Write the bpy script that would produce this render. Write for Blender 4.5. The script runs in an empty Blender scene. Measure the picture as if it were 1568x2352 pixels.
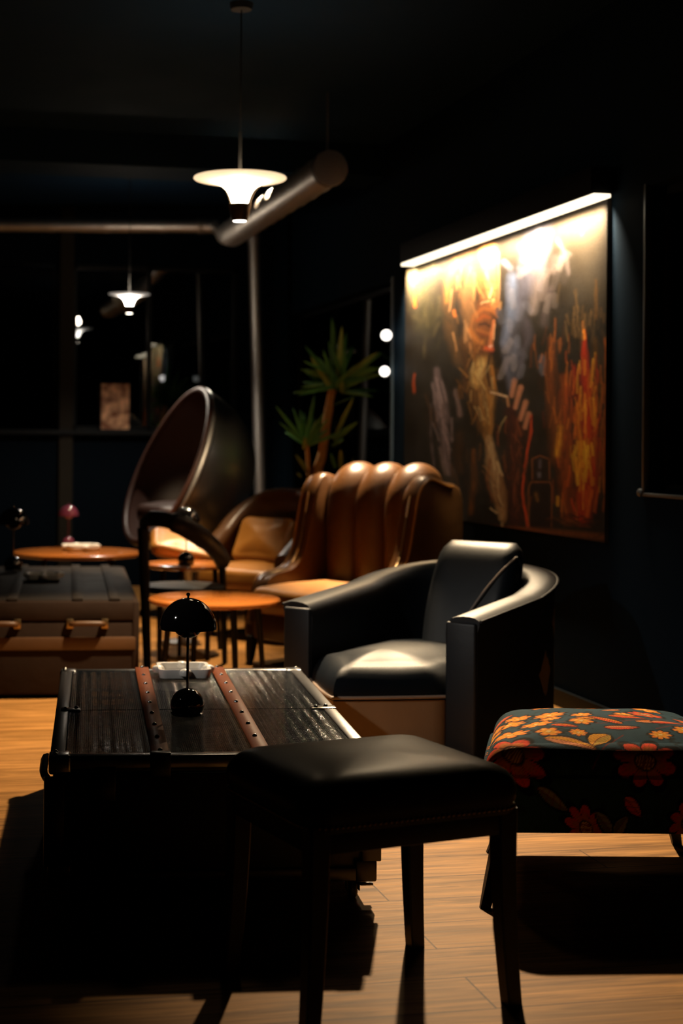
import bpy, bmesh, math, random
import numpy as np
from mathutils import Vector, Matrix

random.seed(7)
PI = math.pi
R = math.radians
C = bpy.context.scene.collection
scn = bpy.context.scene

# ------------------------------------------------------------------ camera frame
F, CX, HY, HC = 3400.0, 500.0, 1010.0, 1.2
ROLL = R(0.45)
TH = math.atan((CX + 173) / F)          # the right wall runs along +Y, the camera is turned by TH to it
cT, sT = math.cos(TH), math.sin(TH)
WALL = 2.9 * cT                          # x of the right wall
CEIL = 3.07
BACK = 12.0                              # y of the back wall
cr, sr = math.cos(ROLL), math.sin(ROLL)

def W(X, Y, z=0.0):                      # camera-floor coordinates (right, ahead, height) -> world
    return Vector((X * cT + Y * sT, -X * sT + Y * cT, z))
def unroll(px, py):
    dx, dy = px - CX, py - HY
    return dx * cr + dy * sr, -dx * sr + dy * cr
def GP(px, py, z=0.0):
    dx, dy = unroll(px, py)
    Y = F * (HC - z) / dy
    return W(dx / F * Y, Y, z)
def DP(px, py, Y):
    dx, dy = unroll(px, py)
    return W(dx / F * Y, Y, HC - dy / F * Y)
def wallY(px):                           # depth where a pixel column meets the right wall
    return 2.9 / ((px - CX) / F + sT / cT)
def proj(p):
    X = p[0] * cT - p[1] * sT; Y = p[0] * sT + p[1] * cT
    dx, dy = X / Y * F, (HC - p[2]) / Y * F
    return CX + dx * cr - dy * sr, HY + dx * sr + dy * cr
def yaw(a):                              # rotation for a thing whose back points a degrees right of the view axis
    return -(R(a) + TH)

# ------------------------------------------------------------------ materials
def srgb(r, g, b):
    f = lambda c: (c / 255 / 12.92) if c / 255 <= .04045 else ((c / 255 + .055) / 1.055) ** 2.4
    return (f(r), f(g), f(b), 1)

class NT:
    def __init__(s, name):
        s.m = bpy.data.materials.new(name); s.m.use_nodes = True
        s.t = s.m.node_tree; s.n = s.t.nodes; s.l = s.t.links
        s.b = s.n.get('Principled BSDF'); s.out = s.n.get('Material Output')
    def new(s, typ, **kw):
        n = s.n.new(typ)
        for k, v in kw.items():
            if k in n.inputs: n.inputs[k].default_value = v
            else: setattr(n, k, v)
        return n
    def link(s, a, b): s.l.new(a, b)

def mat(name, col, rough=.5, metal=0., spec=.5, bump=None, vary=None, coat=0., sheen=0.):
    k = NT(name); b = k.b
    b.inputs['Base Color'].default_value = col
    b.inputs['Roughness'].default_value = rough
    b.inputs['Metallic'].default_value = metal
    b.inputs['Specular IOR Level'].default_value = spec
    b.inputs['Coat Weight'].default_value = coat
    b.inputs['Sheen Weight'].default_value = sheen
    tc = k.new('ShaderNodeTexCoord')
    if vary:
        sc, amt = vary
        nz = k.new('ShaderNodeTexNoise', Scale=sc, Detail=5.)
        k.link(tc.outputs['Object'], nz.inputs['Vector'])
        mx = k.new('ShaderNodeMix', data_type='RGBA')
        mx.inputs[6].default_value = tuple(c * (1 - amt) for c in col[:3]) + (1,)
        mx.inputs[7].default_value = tuple(min(1, c * (1 + amt)) for c in col[:3]) + (1,)
        k.link(nz.outputs['Fac'], mx.inputs[0]); k.link(mx.outputs[2], b.inputs['Base Color'])
        mr = k.new('ShaderNodeMapRange'); mr.inputs[3].default_value = rough * .85; mr.inputs[4].default_value = min(1, rough * 1.15)
        k.link(nz.outputs['Fac'], mr.inputs[0]); k.link(mr.outputs[0], b.inputs['Roughness'])
    if bump:
        sc, st = bump
        nz = k.new('ShaderNodeTexNoise', Scale=sc, Detail=4.)
        k.link(tc.outputs['Object'], nz.inputs['Vector'])
        bp = k.new('ShaderNodeBump', Strength=st, Distance=.01)
        k.link(nz.outputs['Fac'], bp.inputs['Height']); k.link(bp.outputs[0], b.inputs['Normal'])
    return k.m

def emis(name, col, st):
    k = NT(name)
    k.b.inputs['Base Color'].default_value = (.8, .8, .8, 1)
    k.b.inputs['Emission Color'].default_value = col
    k.b.inputs['Emission Strength'].default_value = st
    return k.m

def leather(name, col, rough=.36, wr=.25, spec=.5, coat=0.):
    k = NT(name); b = k.b
    b.inputs['Coat Weight'].default_value = coat; b.inputs['Coat Roughness'].default_value = .26
    b.inputs['Roughness'].default_value = rough; b.inputs['Specular IOR Level'].default_value = spec
    tc = k.new('ShaderNodeTexCoord')
    n1 = k.new('ShaderNodeTexNoise', Scale=6., Detail=6.)
    k.link(tc.outputs['Object'], n1.inputs['Vector'])
    mx = k.new('ShaderNodeMix', data_type='RGBA')
    mx.inputs[6].default_value = tuple(c * .72 for c in col[:3]) + (1,)
    mx.inputs[7].default_value = tuple(min(1, c * 1.25) for c in col[:3]) + (1,)
    k.link(n1.outputs['Fac'], mx.inputs[0]); k.link(mx.outputs[2], b.inputs['Base Color'])
    v = k.new('ShaderNodeTexVoronoi', Scale=260.)
    k.link(tc.outputs['Object'], v.inputs['Vector'])
    n2 = k.new('ShaderNodeTexNoise', Scale=9., Detail=3.)
    k.link(tc.outputs['Object'], n2.inputs['Vector'])
    b1 = k.new('ShaderNodeBump', Strength=.05, Distance=.004)
    k.link(v.outputs['Distance'], b1.inputs['Height'])
    b2 = k.new('ShaderNodeBump', Strength=wr, Distance=.012)
    k.link(n2.outputs['Fac'], b2.inputs['Height']); k.link(b1.outputs[0], b2.inputs['Normal'])
    k.link(b2.outputs[0], b.inputs['Normal'])
    return k.m

def m_floor():
    k = NT('oak_planks'); b = k.b
    tc = k.new('ShaderNodeTexCoord')
    br = k.new('ShaderNodeTexBrick', offset=.37, squash=1.)
    br.inputs['Scale'].default_value = 1.
    br.inputs['Mortar Size'].default_value = .0026
    br.inputs['Brick Width'].default_value = 1.9
    br.inputs['Row Height'].default_value = .185
    br.inputs['Color1'].default_value = (.36, .36, .36, 1)
    br.inputs['Color2'].default_value = (.66, .66, .66, 1)
    br.inputs['Mortar'].default_value = (.0, .0, .0, 1)
    k.link(tc.outputs['Object'], br.inputs['Vector'])
    mp = k.new('ShaderNodeMapping'); mp.inputs['Scale'].default_value = (1.3, 16., 1.)
    k.link(tc.outputs['Object'], mp.inputs['Vector'])
    # every plank gets its own grain offset
    mxv = k.new('ShaderNodeVectorMath', operation='ADD')
    k.link(mp.outputs[0], mxv.inputs[0])
    sc = k.new('ShaderNodeVectorMath', operation='SCALE'); sc.inputs['Scale'].default_value = 9.
    k.link(br.outputs['Color'], sc.inputs[0]); k.link(sc.outputs[0], mxv.inputs[1])
    nz = k.new('ShaderNodeTexNoise', Scale=1.6, Detail=7., Roughness=.6, Distortion=1.2)
    k.link(mxv.outputs[0], nz.inputs['Vector'])
    wv = k.new('ShaderNodeTexWave', Scale=.55, Distortion=16., Detail=3., wave_type='BANDS', bands_direction='Y')
    k.link(mxv.outputs[0], wv.inputs['Vector'])
    cr1 = k.new('ShaderNodeValToRGB')
    cr1.color_ramp.elements[0].position = .30; cr1.color_ramp.elements[0].color = srgb(124, 87, 44)
    cr1.color_ramp.elements[1].position = .72; cr1.color_ramp.elements[1].color = srgb(206, 149, 84)
    k.link(nz.outputs['Fac'], cr1.inputs[0])
    mg = k.new('ShaderNodeMix', data_type='RGBA', blend_type='MULTIPLY'); mg.inputs[0].default_value = .26
    k.link(cr1.outputs[0], mg.inputs[6])
    cr2 = k.new('ShaderNodeValToRGB')
    cr2.color_ramp.elements[0].position = .02; cr2.color_ramp.elements[0].color = (.35, .28, .22, 1)
    cr2.color_ramp.elements[1].position = .22; cr2.color_ramp.elements[1].color = (1, 1, 1, 1)
    k.link(wv.outputs['Fac'], cr2.inputs[0]); k.link(cr2.outputs[0], mg.inputs[7])
    mt = k.new('ShaderNodeMix', data_type='RGBA', blend_type='MULTIPLY'); mt.inputs[0].default_value = 1.
    k.link(mg.outputs[2], mt.inputs[6])
    cr3 = k.new('ShaderNodeValToRGB')
    cr3.color_ramp.elements[0].position = 0.; cr3.color_ramp.elements[0].color = (.3, .28, .26, 1)
    cr3.color_ramp.elements[1].position = .34; cr3.color_ramp.elements[1].color = (.92, .92, .92, 1)
    e = cr3.color_ramp.elements.new(.7); e.color = (1.08, 1.06, 1.04, 1)
    k.link(br.outputs['Color'], cr3.inputs[0]); k.link(cr3.outputs[0], mt.inputs[7])
    k.link(mt.outputs[2], b.inputs['Base Color'])
    mp2 = k.new('ShaderNodeMapping'); mp2.inputs['Scale'].default_value = (4., 110., 1.)
    k.link(tc.outputs['Object'], mp2.inputs['Vector'])
    n3 = k.new('ShaderNodeTexNoise', Scale=1., Detail=4., Roughness=.7); k.link(mp2.outputs[0], n3.inputs['Vector'])
    cr4 = k.new('ShaderNodeValToRGB')
    cr4.color_ramp.elements[0].position = .36; cr4.color_ramp.elements[0].color = (.62, .56, .5, 1)
    cr4.color_ramp.elements[1].position = .55; cr4.color_ramp.elements[1].color = (1, 1, 1, 1)
    k.link(n3.outputs['Fac'], cr4.inputs[0])
    mf = k.new('ShaderNodeMix', data_type='RGBA', blend_type='MULTIPLY'); mf.inputs[0].default_value = .45
    k.link(mt.outputs[2], mf.inputs[6]); k.link(cr4.outputs[0], mf.inputs[7])
    k.link(mf.outputs[2], b.inputs['Base Color'])
    b.inputs['Roughness'].default_value = .55; b.inputs['Specular IOR Level'].default_value = .05
    bp = k.new('ShaderNodeBump', Strength=.1, Distance=.003)
    k.link(wv.outputs['Fac'], bp.inputs['Height']); k.link(bp.outputs[0], b.inputs['Normal'])
    return k.m

def m_weave():
    k = NT('woven_black_panel'); b = k.b
    b.inputs['Base Color'].default_value = (.004, .006, .009, 1)
    b.inputs['Specular IOR Level'].default_value = .3
    tc = k.new('ShaderNodeTexCoord')
    br = k.new('ShaderNodeTexBrick', offset=.5)
    br.inputs['Scale'].default_value = 1.; br.inputs['Mortar Size'].default_value = .0022
    br.inputs['Mortar Smooth'].default_value = 1.
    br.inputs['Brick Width'].default_value = .011; br.inputs['Row Height'].default_value = .0075
    br.inputs['Color1'].default_value = (1, 1, 1, 1); br.inputs['Color2'].default_value = (.55, .55, .55, 1); br.inputs['Mortar'].default_value = (0, 0, 0, 1)
    k.link(tc.outputs['Object'], br.inputs['Vector'])
    wv = k.new('ShaderNodeTexWave', Scale=9.5, Distortion=.6, wave_type='BANDS', bands_direction='X')
    k.link(tc.outputs['Object'], wv.inputs['Vector'])
    nz = k.new('ShaderNodeTexNoise', Scale=7., Detail=2.); k.link(tc.outputs['Object'], nz.inputs['Vector'])
    b1 = k.new('ShaderNodeBump', Strength=.55, Distance=.003); k.link(br.outputs['Color'], b1.inputs['Height'])
    b2 = k.new('ShaderNodeBump', Strength=.16, Distance=.004); k.link(wv.outputs['Fac'], b2.inputs['Height']); k.link(b1.outputs[0], b2.inputs['Normal'])
    b3 = k.new('ShaderNodeBump', Strength=.12, Distance=.02); k.link(nz.outputs['Fac'], b3.inputs['Height']); k.link(b2.outputs[0], b3.inputs['Normal'])
    k.link(b3.outputs[0], b.inputs['Normal'])
    b.inputs['Roughness'].default_value = .11
    return k.m

def m_wall(name, col):
    return mat(name, col, rough=.8, spec=.04, bump=(190., .12), vary=(3., .12))

def m_glass(name, ior, rough, refl=.95):
    k = NT(name); k.n.remove(k.b)
    tr = k.new('ShaderNodeBsdfTransparent'); tr.inputs[0].default_value = (.9, .95, .95, 1)
    gl = k.new('ShaderNodeBsdfGlossy'); gl.inputs['Roughness'].default_value = rough; gl.inputs[0].default_value = (refl * .94, refl * .98, refl, 1)
    fr = k.new('ShaderNodeFresnel', IOR=ior)
    mx = k.new('ShaderNodeMixShader')
    k.link(fr.outputs[0], mx.inputs[0]); k.link(tr.outputs[0], mx.inputs[1]); k.link(gl.outputs[0], mx.inputs[2])
    k.link(mx.outputs[0], k.out.inputs[0])
    return k.m

def m_attr(name, rough, spec, bump):
    k = NT(name); b = k.b
    a = k.new('ShaderNodeAttribute', attribute_name='paint')
    k.link(a.outputs['Color'], b.inputs['Base Color'])
    b.inputs['Roughness'].default_value = rough; b.inputs['Specular IOR Level'].default_value = spec
    tc = k.new('ShaderNodeTexCoord')
    nz = k.new('ShaderNodeTexNoise', Scale=bump[0], Detail=4.); k.link(tc.outputs['Object'], nz.inputs['Vector'])
    bp = k.new('ShaderNodeBump', Strength=bump[1], Distance=.004); k.link(nz.outputs['Fac'], bp.inputs['Height'])
    k.link(bp.outputs[0], b.inputs['Normal'])
    return k.m

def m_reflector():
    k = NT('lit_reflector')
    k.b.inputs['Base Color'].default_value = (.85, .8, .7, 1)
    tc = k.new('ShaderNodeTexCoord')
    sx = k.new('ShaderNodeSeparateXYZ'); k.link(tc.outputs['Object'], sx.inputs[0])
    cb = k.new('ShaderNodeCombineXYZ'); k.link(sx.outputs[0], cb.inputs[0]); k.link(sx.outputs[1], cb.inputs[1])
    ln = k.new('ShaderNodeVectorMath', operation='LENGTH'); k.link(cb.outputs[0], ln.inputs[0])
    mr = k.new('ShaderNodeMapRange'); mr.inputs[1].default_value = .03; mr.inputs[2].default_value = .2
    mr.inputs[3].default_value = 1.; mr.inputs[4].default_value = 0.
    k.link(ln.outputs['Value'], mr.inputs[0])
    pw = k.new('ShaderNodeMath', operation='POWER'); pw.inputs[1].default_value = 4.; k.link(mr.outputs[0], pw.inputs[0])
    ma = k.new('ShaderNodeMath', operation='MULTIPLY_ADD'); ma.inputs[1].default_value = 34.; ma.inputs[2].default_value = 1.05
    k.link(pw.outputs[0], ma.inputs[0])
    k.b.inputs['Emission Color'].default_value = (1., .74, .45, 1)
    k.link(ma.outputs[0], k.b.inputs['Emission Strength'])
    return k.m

M = {}
M['floor'] = m_floor()
M['wall'] = m_wall('navy_wall_paint', (.0036, .0095, .0170, 1))
M['wall_dark'] = m_wall('black_back_wall_paint', (.002, .0045, .008, 1))
M['ceiling'] = m_wall('dark_ceiling_paint', (.0045, .014, .030, 1))
M['glass'] = m_glass('night_glass', 2.3, 0.)
M['dull_glass'] = m_glass('dull_window_glass', 1.3, 0., .12)
M['frame'] = mat('black_window_frame', (.004, .005, .006, 1), .5, spec=.15)
M['trim_metal'] = mat('thin_steel_trim', (.2, .21, .22, 1), .45, 1.)
M['pillar'] = mat('dim_brown_pillar', (.020, .016, .011, 1), .7, spec=.1)
M['black_leather'] = leather('black_leather', (.0048, .0078, .0120, 1), .48, .10, .5)
M['black_leather_stool'] = leather('worn_black_leather', (.025, .022, .014, 1), .4, .10, .02, .11)
M['brown_leather'] = leather('dark_brown_leather', (.070, .028, .007, 1), .36, .3, .4)
M['tan_leather'] = leather('tan_leather', (.30, .125, .02, 1), .4, .3)
M['apron_leather'] = leather('brown_apron_leather', (.31, .19, .10, 1), .5, .2)
M['piping'] = mat('grey_piping', (.34, .25, .19, 1), .45)
M['strap'] = leather('cognac_strap_leather', (.20, .055, .022, 1), .42, .15, .08)
M['weave'] = m_weave()
M['trunk_black'] = mat('black_trunk_side', (.004, .004, .005, 1), .55, bump=(60., .1))
M['steel'] = mat('dark_brushed_steel', (.34, .34, .35, 1), .22, 1., bump=(40., .05))
M['bright_steel'] = mat('bright_steel', (.75, .74, .70, 1), .16, 1.)
M['trim_dark'] = mat('dark_edge_metal', (.055, .055, .06, 1), .30, 1., bump=(30., .05))
M['gloss_black'] = mat('glossy_black_enamel', (.006, .005, .005, 1), .07, 0., .6, coat=.5)
M['gloss_pink'] = mat('glossy_pink_enamel', (.20, .045, .085, 1), .1, 0., .5, coat=.4)
M['white_china'] = mat('white_ceramic', (.82, .80, .76, 1), .25)
M['black_wood'] = mat('black_stained_wood', (.005, .004, .004, 1), .5, spec=.22, bump=(25., .1))
M['orange_wood'] = mat('orange_varnished_wood', (.36, .115, .022, 1), .2, vary=(5., .3), coat=.3)
M['chest_brown'] = leather('brown_trunk_hide', (.016, .0065, .002, 1), .75, .3, .2)
M['chest_band'] = leather('tan_trunk_band', (.075, .031, .008, 1), .5, .2)
M['chest_top'] = mat('dark_trunk_top', (.018, .014, .011, 1), .6, spec=.06, vary=(6., .35))
M['brass'] = mat('dull_brass', (.35, .24, .12, 1), .35, 1.)
M['duct'] = mat('galvanised_duct', (.58, .55, .52, 1), .45, 1., bump=(8., .06))
M['duct_cap'] = mat('dull_duct_cap', (.06, .06, .065, 1), .6, .3)
M['aluminium'] = mat('polished_aluminium', (.50, .48, .46, 1), .34, 1., bump=(5., .06))
M['oxblood'] = leather('oxblood_leather', (.045, .014, .007, 1), .48, .2)
M['leaf'] = mat('yucca_leaf', (.12, .32, .07, 1), .42, vary=(9., .5))
M['leaf_b'] = mat('yucca_leaf_striped', (.42, .50, .09, 1), .42, vary=(9., .4))
M['bark'] = mat('yucca_bark', (.55, .24, .045, 1), .8, bump=(40., .5), vary=(30., .4))
M['pot'] = mat('dark_plant_pot', (.012, .012, .013, 1), .5)
M['reflector'] = m_reflector()
M['lamp_cup'] = mat('dark_bronze_cup', (.035, .022, .012, 1), .35, .6)
M['cord'] = mat('black_cord', (.006, .006, .006, 1), .6)
M['led'] = emis('warm_led_strip', (1., .86, .62, 1), 2.2)
M['downlight'] = emis('lit_lens', (1., .9, .75, 1), 14.)
M['canvas'] = m_attr('oil_on_canvas', .6, .1, (160., .5))
M['canvas_edge'] = mat('canvas_edge', (.02, .014, .01, 1), .7)
M['floral'] = m_attr('floral_velvet', .85, .04, (500., .25))
M['copper_print'] = None
M['nail'] = mat('dark_brass_nail', (.20, .15, .09, 1), .3, 1.)
M['globe'] = emis('reflection_glow', (1., .93, .84, 1), 3.)  # glow of the globes that stand in for window reflections
M['rubber'] = mat('black_rubber', (.006, .006, .006, 1), .6)

# ------------------------------------------------------------------ object helpers
def link(name, me, m, parent=None):
    o = bpy.data.objects.new(name, me); C.objects.link(o)
    if m: me.materials.append(m)
    if parent: o.parent = parent
    return o
def build(name, bm, m, parent=None, smooth=True, recalc=True, ang=40):
    if recalc: bmesh.ops.recalc_face_normals(bm, faces=bm.faces)
    if smooth:
        for f in bm.faces: f.smooth = True
        for e in bm.edges:
            if len(e.link_faces) == 2 and e.calc_face_angle(0) > R(ang): e.smooth = False
    me = bpy.data.meshes.new(name); bm.to_mesh(me); bm.free()
    return link(name, me, m, parent)
def thing(name, label, cat, loc=(0, 0, 0), rz=0., group=None):
    o = bpy.data.objects.new(name, None); C.objects.link(o); o.empty_display_size = .1
    o.location = loc; o.rotation_euler = (0, 0, rz)
    return tag(o, label, cat, group)
def tag(o, label, cat, group=None):
    o['label'] = label; o['category'] = cat
    if group: o['group'] = group
    return o
def struct(o, label=None):
    o['kind'] = 'structure'
    if label: o['label'] = label
    return o
def dup(root, loc, rz, label, group=None):
    def cp(o, p):
        c = o.copy(); C.objects.link(c); c.parent = p
        for ch in list(o.children): cp(ch, c)
        return c
    r = cp(root, None); r.location = loc; r.rotation_euler = (0, 0, rz); r['label'] = label
    if group: r['group'] = group
    return r

def box(bm, lo, hi, bev=0., seg=2, mtx=None):
    b2 = bmesh.new()
    bmesh.ops.create_cube(b2, size=1)
    lo, hi = Vector(lo), Vector(hi)
    for v in b2.verts:
        v.co = Vector(((lo[i] + hi[i]) / 2 + v.co[i] * (hi[i] - lo[i]) for i in range(3)))
    if bev > 0: bmesh.ops.bevel(b2, geom=b2.edges[:], offset=bev, segments=seg, affect='EDGES', profile=.5)
    merge(bm, b2, mtx); return bm
def merge(bm, b2, mtx=None):
    if mtx is not None: bmesh.ops.transform(b2, matrix=mtx, verts=b2.verts)
    me = bpy.data.meshes.new('tmp'); b2.to_mesh(me); b2.free(); bm.from_mesh(me); bpy.data.meshes.remove(me)
def bx(lo, hi, bev=0., seg=2): return box(bmesh.new(), lo, hi, bev, seg)

def lathe(prof, seg=32, bm=None, mtx=None, sx=1., sy=1.):
    b = bmesh.new(); rings = []
    for r, z in prof:
        if r < 1e-6: rings.append([b.verts.new((0, 0, z))])
        else: rings.append([b.verts.new((r * sx * math.cos(2 * PI * i / seg), r * sy * math.sin(2 * PI * i / seg), z)) for i in range(seg)])
    for a, c in zip(rings, rings[1:]):
        for i in range(seg):
            j = (i + 1) % seg
            q = [a[i % len(a)], a[j % len(a)], c[j % len(c)], c[i % len(c)]]
            u = []
            for v in q:
                if v not in u: u.append(v)
            if len(u) > 2: b.faces.new(u)
    if bm is None:
        if mtx is not None: bmesh.ops.transform(b, matrix=mtx, verts=b.verts)
        return b
    merge(bm, b, mtx); return bm

def loft(rings, caps=True, closed=True, loop=False, bm=None):
    b = bm or bmesh.new()
    vr = [[b.verts.new(p) for p in r] for r in rings]
    n = len(vr[0]); pairs = list(zip(vr, vr[1:]))
    if loop: pairs.append((vr[-1], vr[0]))
    for a, c in pairs:
        for i in range(n if closed else n - 1):
            j = (i + 1) % n
            b.faces.new((a[i], a[j], c[j], c[i]))
    if caps and closed and not loop:
        b.faces.new(list(reversed(vr[0]))); b.faces.new(vr[-1])
    return b

def spline(pts, n=8, closed=False):
    pts = [Vector(p) for p in pts]; out = []
    N = len(pts); rng = N if closed else N - 1
    for i in range(rng):
        p1, p2 = pts[i], pts[(i + 1) % N]
        p0 = pts[i - 1] if (i > 0 or closed) else p1 * 2 - p2
        p3 = pts[(i + 2) % N] if (i + 2 < N or closed) else p2 * 2 - p1
        for k in range(n):
            t = k / n
            out.append(.5 * ((2 * p1) + (p2 - p0) * t + (2 * p0 - 5 * p1 + 4 * p2 - p3) * t * t + (3 * p1 - p0 - 3 * p2 + p3) * t ** 3))
    if not closed: out.append(pts[-1])
    return out

def tube(pts, rad, seg=10, bm=None, loop=False, flat=1.):
    pts = [Vector(p) for p in pts]; n = len(pts); rings = []
    up = None
    for i, p in enumerate(pts):
        if loop: t = (pts[(i + 1) % n] - pts[i - 1])
        else: t = pts[min(i + 1, n - 1)] - pts[max(i - 1, 0)]
        t.normalize()
        if up is None:
            up = Vector((0, 0, 1)) if abs(t.z) < .9 else Vector((0, 1, 0))
        s = t.cross(up); s.normalize(); up = s.cross(t); up.normalize()
        r = rad[i] if isinstance(rad, (list, tuple)) else rad
        rings.append([p + s * (r * math.cos(2 * PI * k / seg)) + up * (r * flat * math.sin(2 * PI * k / seg)) for k in range(seg)])
    return loft(rings, caps=not loop, loop=loop, bm=bm)

def cyl(a, b, r0, r1=None, seg=16, bm=None):
    return tube([a, b], [r0, r0 if r1 is None else r1], seg, bm)

def taper_leg(top, bot, w0, w1, bev=.004):
    top, bot = Vector(top), Vector(bot); rings = []
    for t in (0, .25, .5, .75, 1):
        p = top.lerp(bot, t); w = (w0 + (w1 - w0) * t) / 2
        rings.append([p + Vector((w * a, w * b, 0)) for a, b in ((-1, -1), (1, -1), (1, 1), (-1, 1))])
    b = loft(rings)
    es = [e for e in b.edges if abs((e.verts[0].co - e.verts[1].co).z) > 1e-4]
    bmesh.ops.bevel(b, geom=es, offset=bev, segments=2, affect='EDGES')
    return b

def cushion(outline, z0, z1, crown=.03, edge=.03, n_in=8, bot=None):
    """closed outline (list of 2D points, ccw); a padded block with rounded edges and a crowned top"""
    o = [Vector((p[0], p[1])) for p in outline]; c = sum(o, Vector((0, 0))) / len(o)
    def ring(shrink, z):
        return [Vector((*(c + (p - c) * (1 - shrink / max((p - c).length, 1e-4))), z)) for p in o]
    bot = edge if bot is None else bot
    rings = [ring(bot, z0), ring(bot * .3, z0 + bot * .3), ring(0, z0 + bot)]
    if z1 - edge - z0 - bot > .004: rings.append(ring(0, (z0 + bot + z1 - edge) / 2)); rings.append(ring(0, z1 - edge))
    for k in range(1, 9):
        a = k / 8 * PI / 2
        rings.append(ring(edge * (1 - math.cos(a)), z1 - edge + edge * math.sin(a)))
    base = [Vector((*(c + (p - c) * (1 - edge / max((p - c).length, 1e-4))),)) for p in o]
    for k in range(1, n_in):
        s = 1 - k / n_in
        zz = z1 + crown * (1 - s * s)
        rings.append([Vector((*(c + (p - c) * s), zz)) for p in base])
    b = bmesh.new(); vr = [[b.verts.new(p) for p in r] for r in rings]; n = len(o)
    for a, d in zip(vr, vr[1:]):
        for i in range(n):
            j = (i + 1) % n; b.faces.new((a[i], a[j], d[j], d[i]))
    top = b.verts.new((c.x, c.y, z1 + crown)); bot = b.verts.new((c.x, c.y, z0))
    for i in range(n):
        j = (i + 1) % n
        b.faces.new((vr[-1][i], vr[-1][j], top)); b.faces.new((vr[0][j], vr[0][i], bot))
    return b

def rrect(x0, y0, x1, y1, r, n=6):
    out = []
    for cx, cy, a0 in ((x1 - r, y0 + r, -PI / 2), (x1 - r, y1 - r, 0), (x0 + r, y1 - r, PI / 2), (x0 + r, y0 + r, PI)):
        for k in range(n + 1):
            a = a0 + PI / 2 * k / n; out.append((cx + r * math.cos(a), cy + r * math.sin(a)))
    # add points along the long edges
    res = []
    for i, p in enumerate(out):
        q = out[(i + 1) % len(out)]; res.append(p)
        d = math.dist(p, q); m = int(d / .03)
        for k in range(1, m): res.append((p[0] + (q[0] - p[0]) * k / m, p[1] + (q[1] - p[1]) * k / m))
    return res

# ================================================================== the room
LEFT, FRONT = -3.2, -2.2
fl = struct(build('floor', bx((LEFT - .1, FRONT - .1, -.1), (WALL + .1, BACK + .3, 0)), M['floor'], smooth=False), 'warm oak plank floor')
ce = struct(build('ceiling', bx((LEFT - .1, FRONT - .1, CEIL), (WALL + .1, BACK + .3, CEIL + .1)), M['ceiling'], smooth=False), 'dark ceiling')
def wall_with_holes(name, axis, at, thick, s0, s1, z0, z1, holes, m):
    """a wall in the plane axis=at; holes = (s0,s1,z0,z1) sorted along s"""
    bm = bmesh.new()
    def blk(a, b, c, d):
        if b - a < 1e-4 or d - c < 1e-4: return
        if axis == 'x': box(bm, (at, a, c), (at + thick, b, d))
        else: box(bm, (a, at, c), (b, at + thick, d))
    cur = s0
    for h in sorted(holes):
        blk(cur, h[0], z0, z1); blk(h[0], h[1], z0, h[2]); blk(h[0], h[1], h[3], z1); cur = h[1]
    blk(cur, s1, z0, z1)
    return struct(build(name, bm, m, smooth=False))
def wy(px): Y = wallY(px); return -(2.9 - Y * sT / cT) * sT + Y * cT      # y on the right wall for a pixel column
yw3 = wy(1481)
H_R = [(yw3 - 1.5, yw3, 1.0, 2.25), (wy(897), 0, 0, 0)]
wR = (wy(899), 11.55, .62, 2.2)
wall_with_holes('wall_right', 'x', WALL, .16, FRONT, BACK + .2, 0, CEIL, [(yw3 - 1.5, yw3, 1.0, 2.235), wR], M['wall'])
def bxat(px, Y=12.0): return W((px - CX) / F * Y, Y).x
def bx_on(px):      # x on the back wall (y = BACK) for a pixel column
    t = (px - CX) / F
    Y = BACK / (cT - t * sT); return W(t * Y, Y).x
ZS, ZT = 1.27, 2.62
holesB = [(bx_on(-420), bx_on(133), ZS, ZT), (bx_on(167), bx_on(548), ZS, ZT)]
wall_with_holes('wall_back', 'y', BACK, .16, LEFT, WALL + .16, 0, CEIL, holesB, M['wall_dark'])
struct(build('wall_left', bx((LEFT - .1, FRONT, 0), (LEFT, BACK, CEIL)), M['wall'], smooth=False))
struct(build('wall_front', bx((LEFT, FRONT - .1, 0), (WALL, FRONT, CEIL)), M['wall'], smooth=False))
def window(n, axis, at, s0, s1, z0, z1, label, mull=(), deep=.09, bar=.035, tilt=(0.,), m_f='frame', m_g='glass'):
    fr = bmesh.new()
    def blk(a, b, c, d, t0, t1):
        if axis == 'x': box(fr, (at + t0, a, c), (at + t1, b, d), .003)
        else: box(fr, (a, at + t0, c), (b, at + t1, d), .003)
    t0, t1 = deep, deep + .05
    blk(s0, s1, z0, z0 + bar, t0, t1); blk(s0, s1, z1 - bar, z1, t0, t1)
    blk(s0, s0 + bar, z0, z1, t0, t1); blk(s1 - bar, s1, z0, z1, t0, t1)
    for q in mull: blk(q - bar / 2, q + bar / 2, z0, z1, t0, t1)
    w = struct(build(f'window_{n}', fr, M[m_f], smooth=False), label)
    tp = deep + .022
    for n_, (a, b) in enumerate(zip([s0] + list(mull), list(mull) + [s1])):
        g = bmesh.new(); d = (b - a) / 2 * math.tan(tilt[n_])
        if axis == 'x': q = [(at + tp - d, a, z0), (at + tp + d, b, z0), (at + tp + d, b, z1), (at + tp - d, a, z1)]
        else: q = [(a, at + tp - d, z0), (b, at + tp + d, z0), (b, at + tp + d, z1), (a, at + tp - d, z1)]
        g.faces.new([g.verts.new(p) for p in q])
        build('window_pane', g, M[m_g], w, smooth=False)
    return w
window(1, 'y', BACK, *holesB[0], 'dark window left of the back pillar', tilt=(R(-3.),))
window(2, 'y', BACK, *holesB[1], 'dark window right of the back pillar', mull=(bx_on(345),), tilt=(R(.6), R(2.5)))
window(3, 'x', WALL, *wR, 'dark tall window behind the plant', m_g='dull_glass')
window(4, 'x', WALL, yw3 - 1.5, yw3, 1.0, 2.235, 'dark window right of the painting', deep=.07, m_g='dull_glass')
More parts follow.
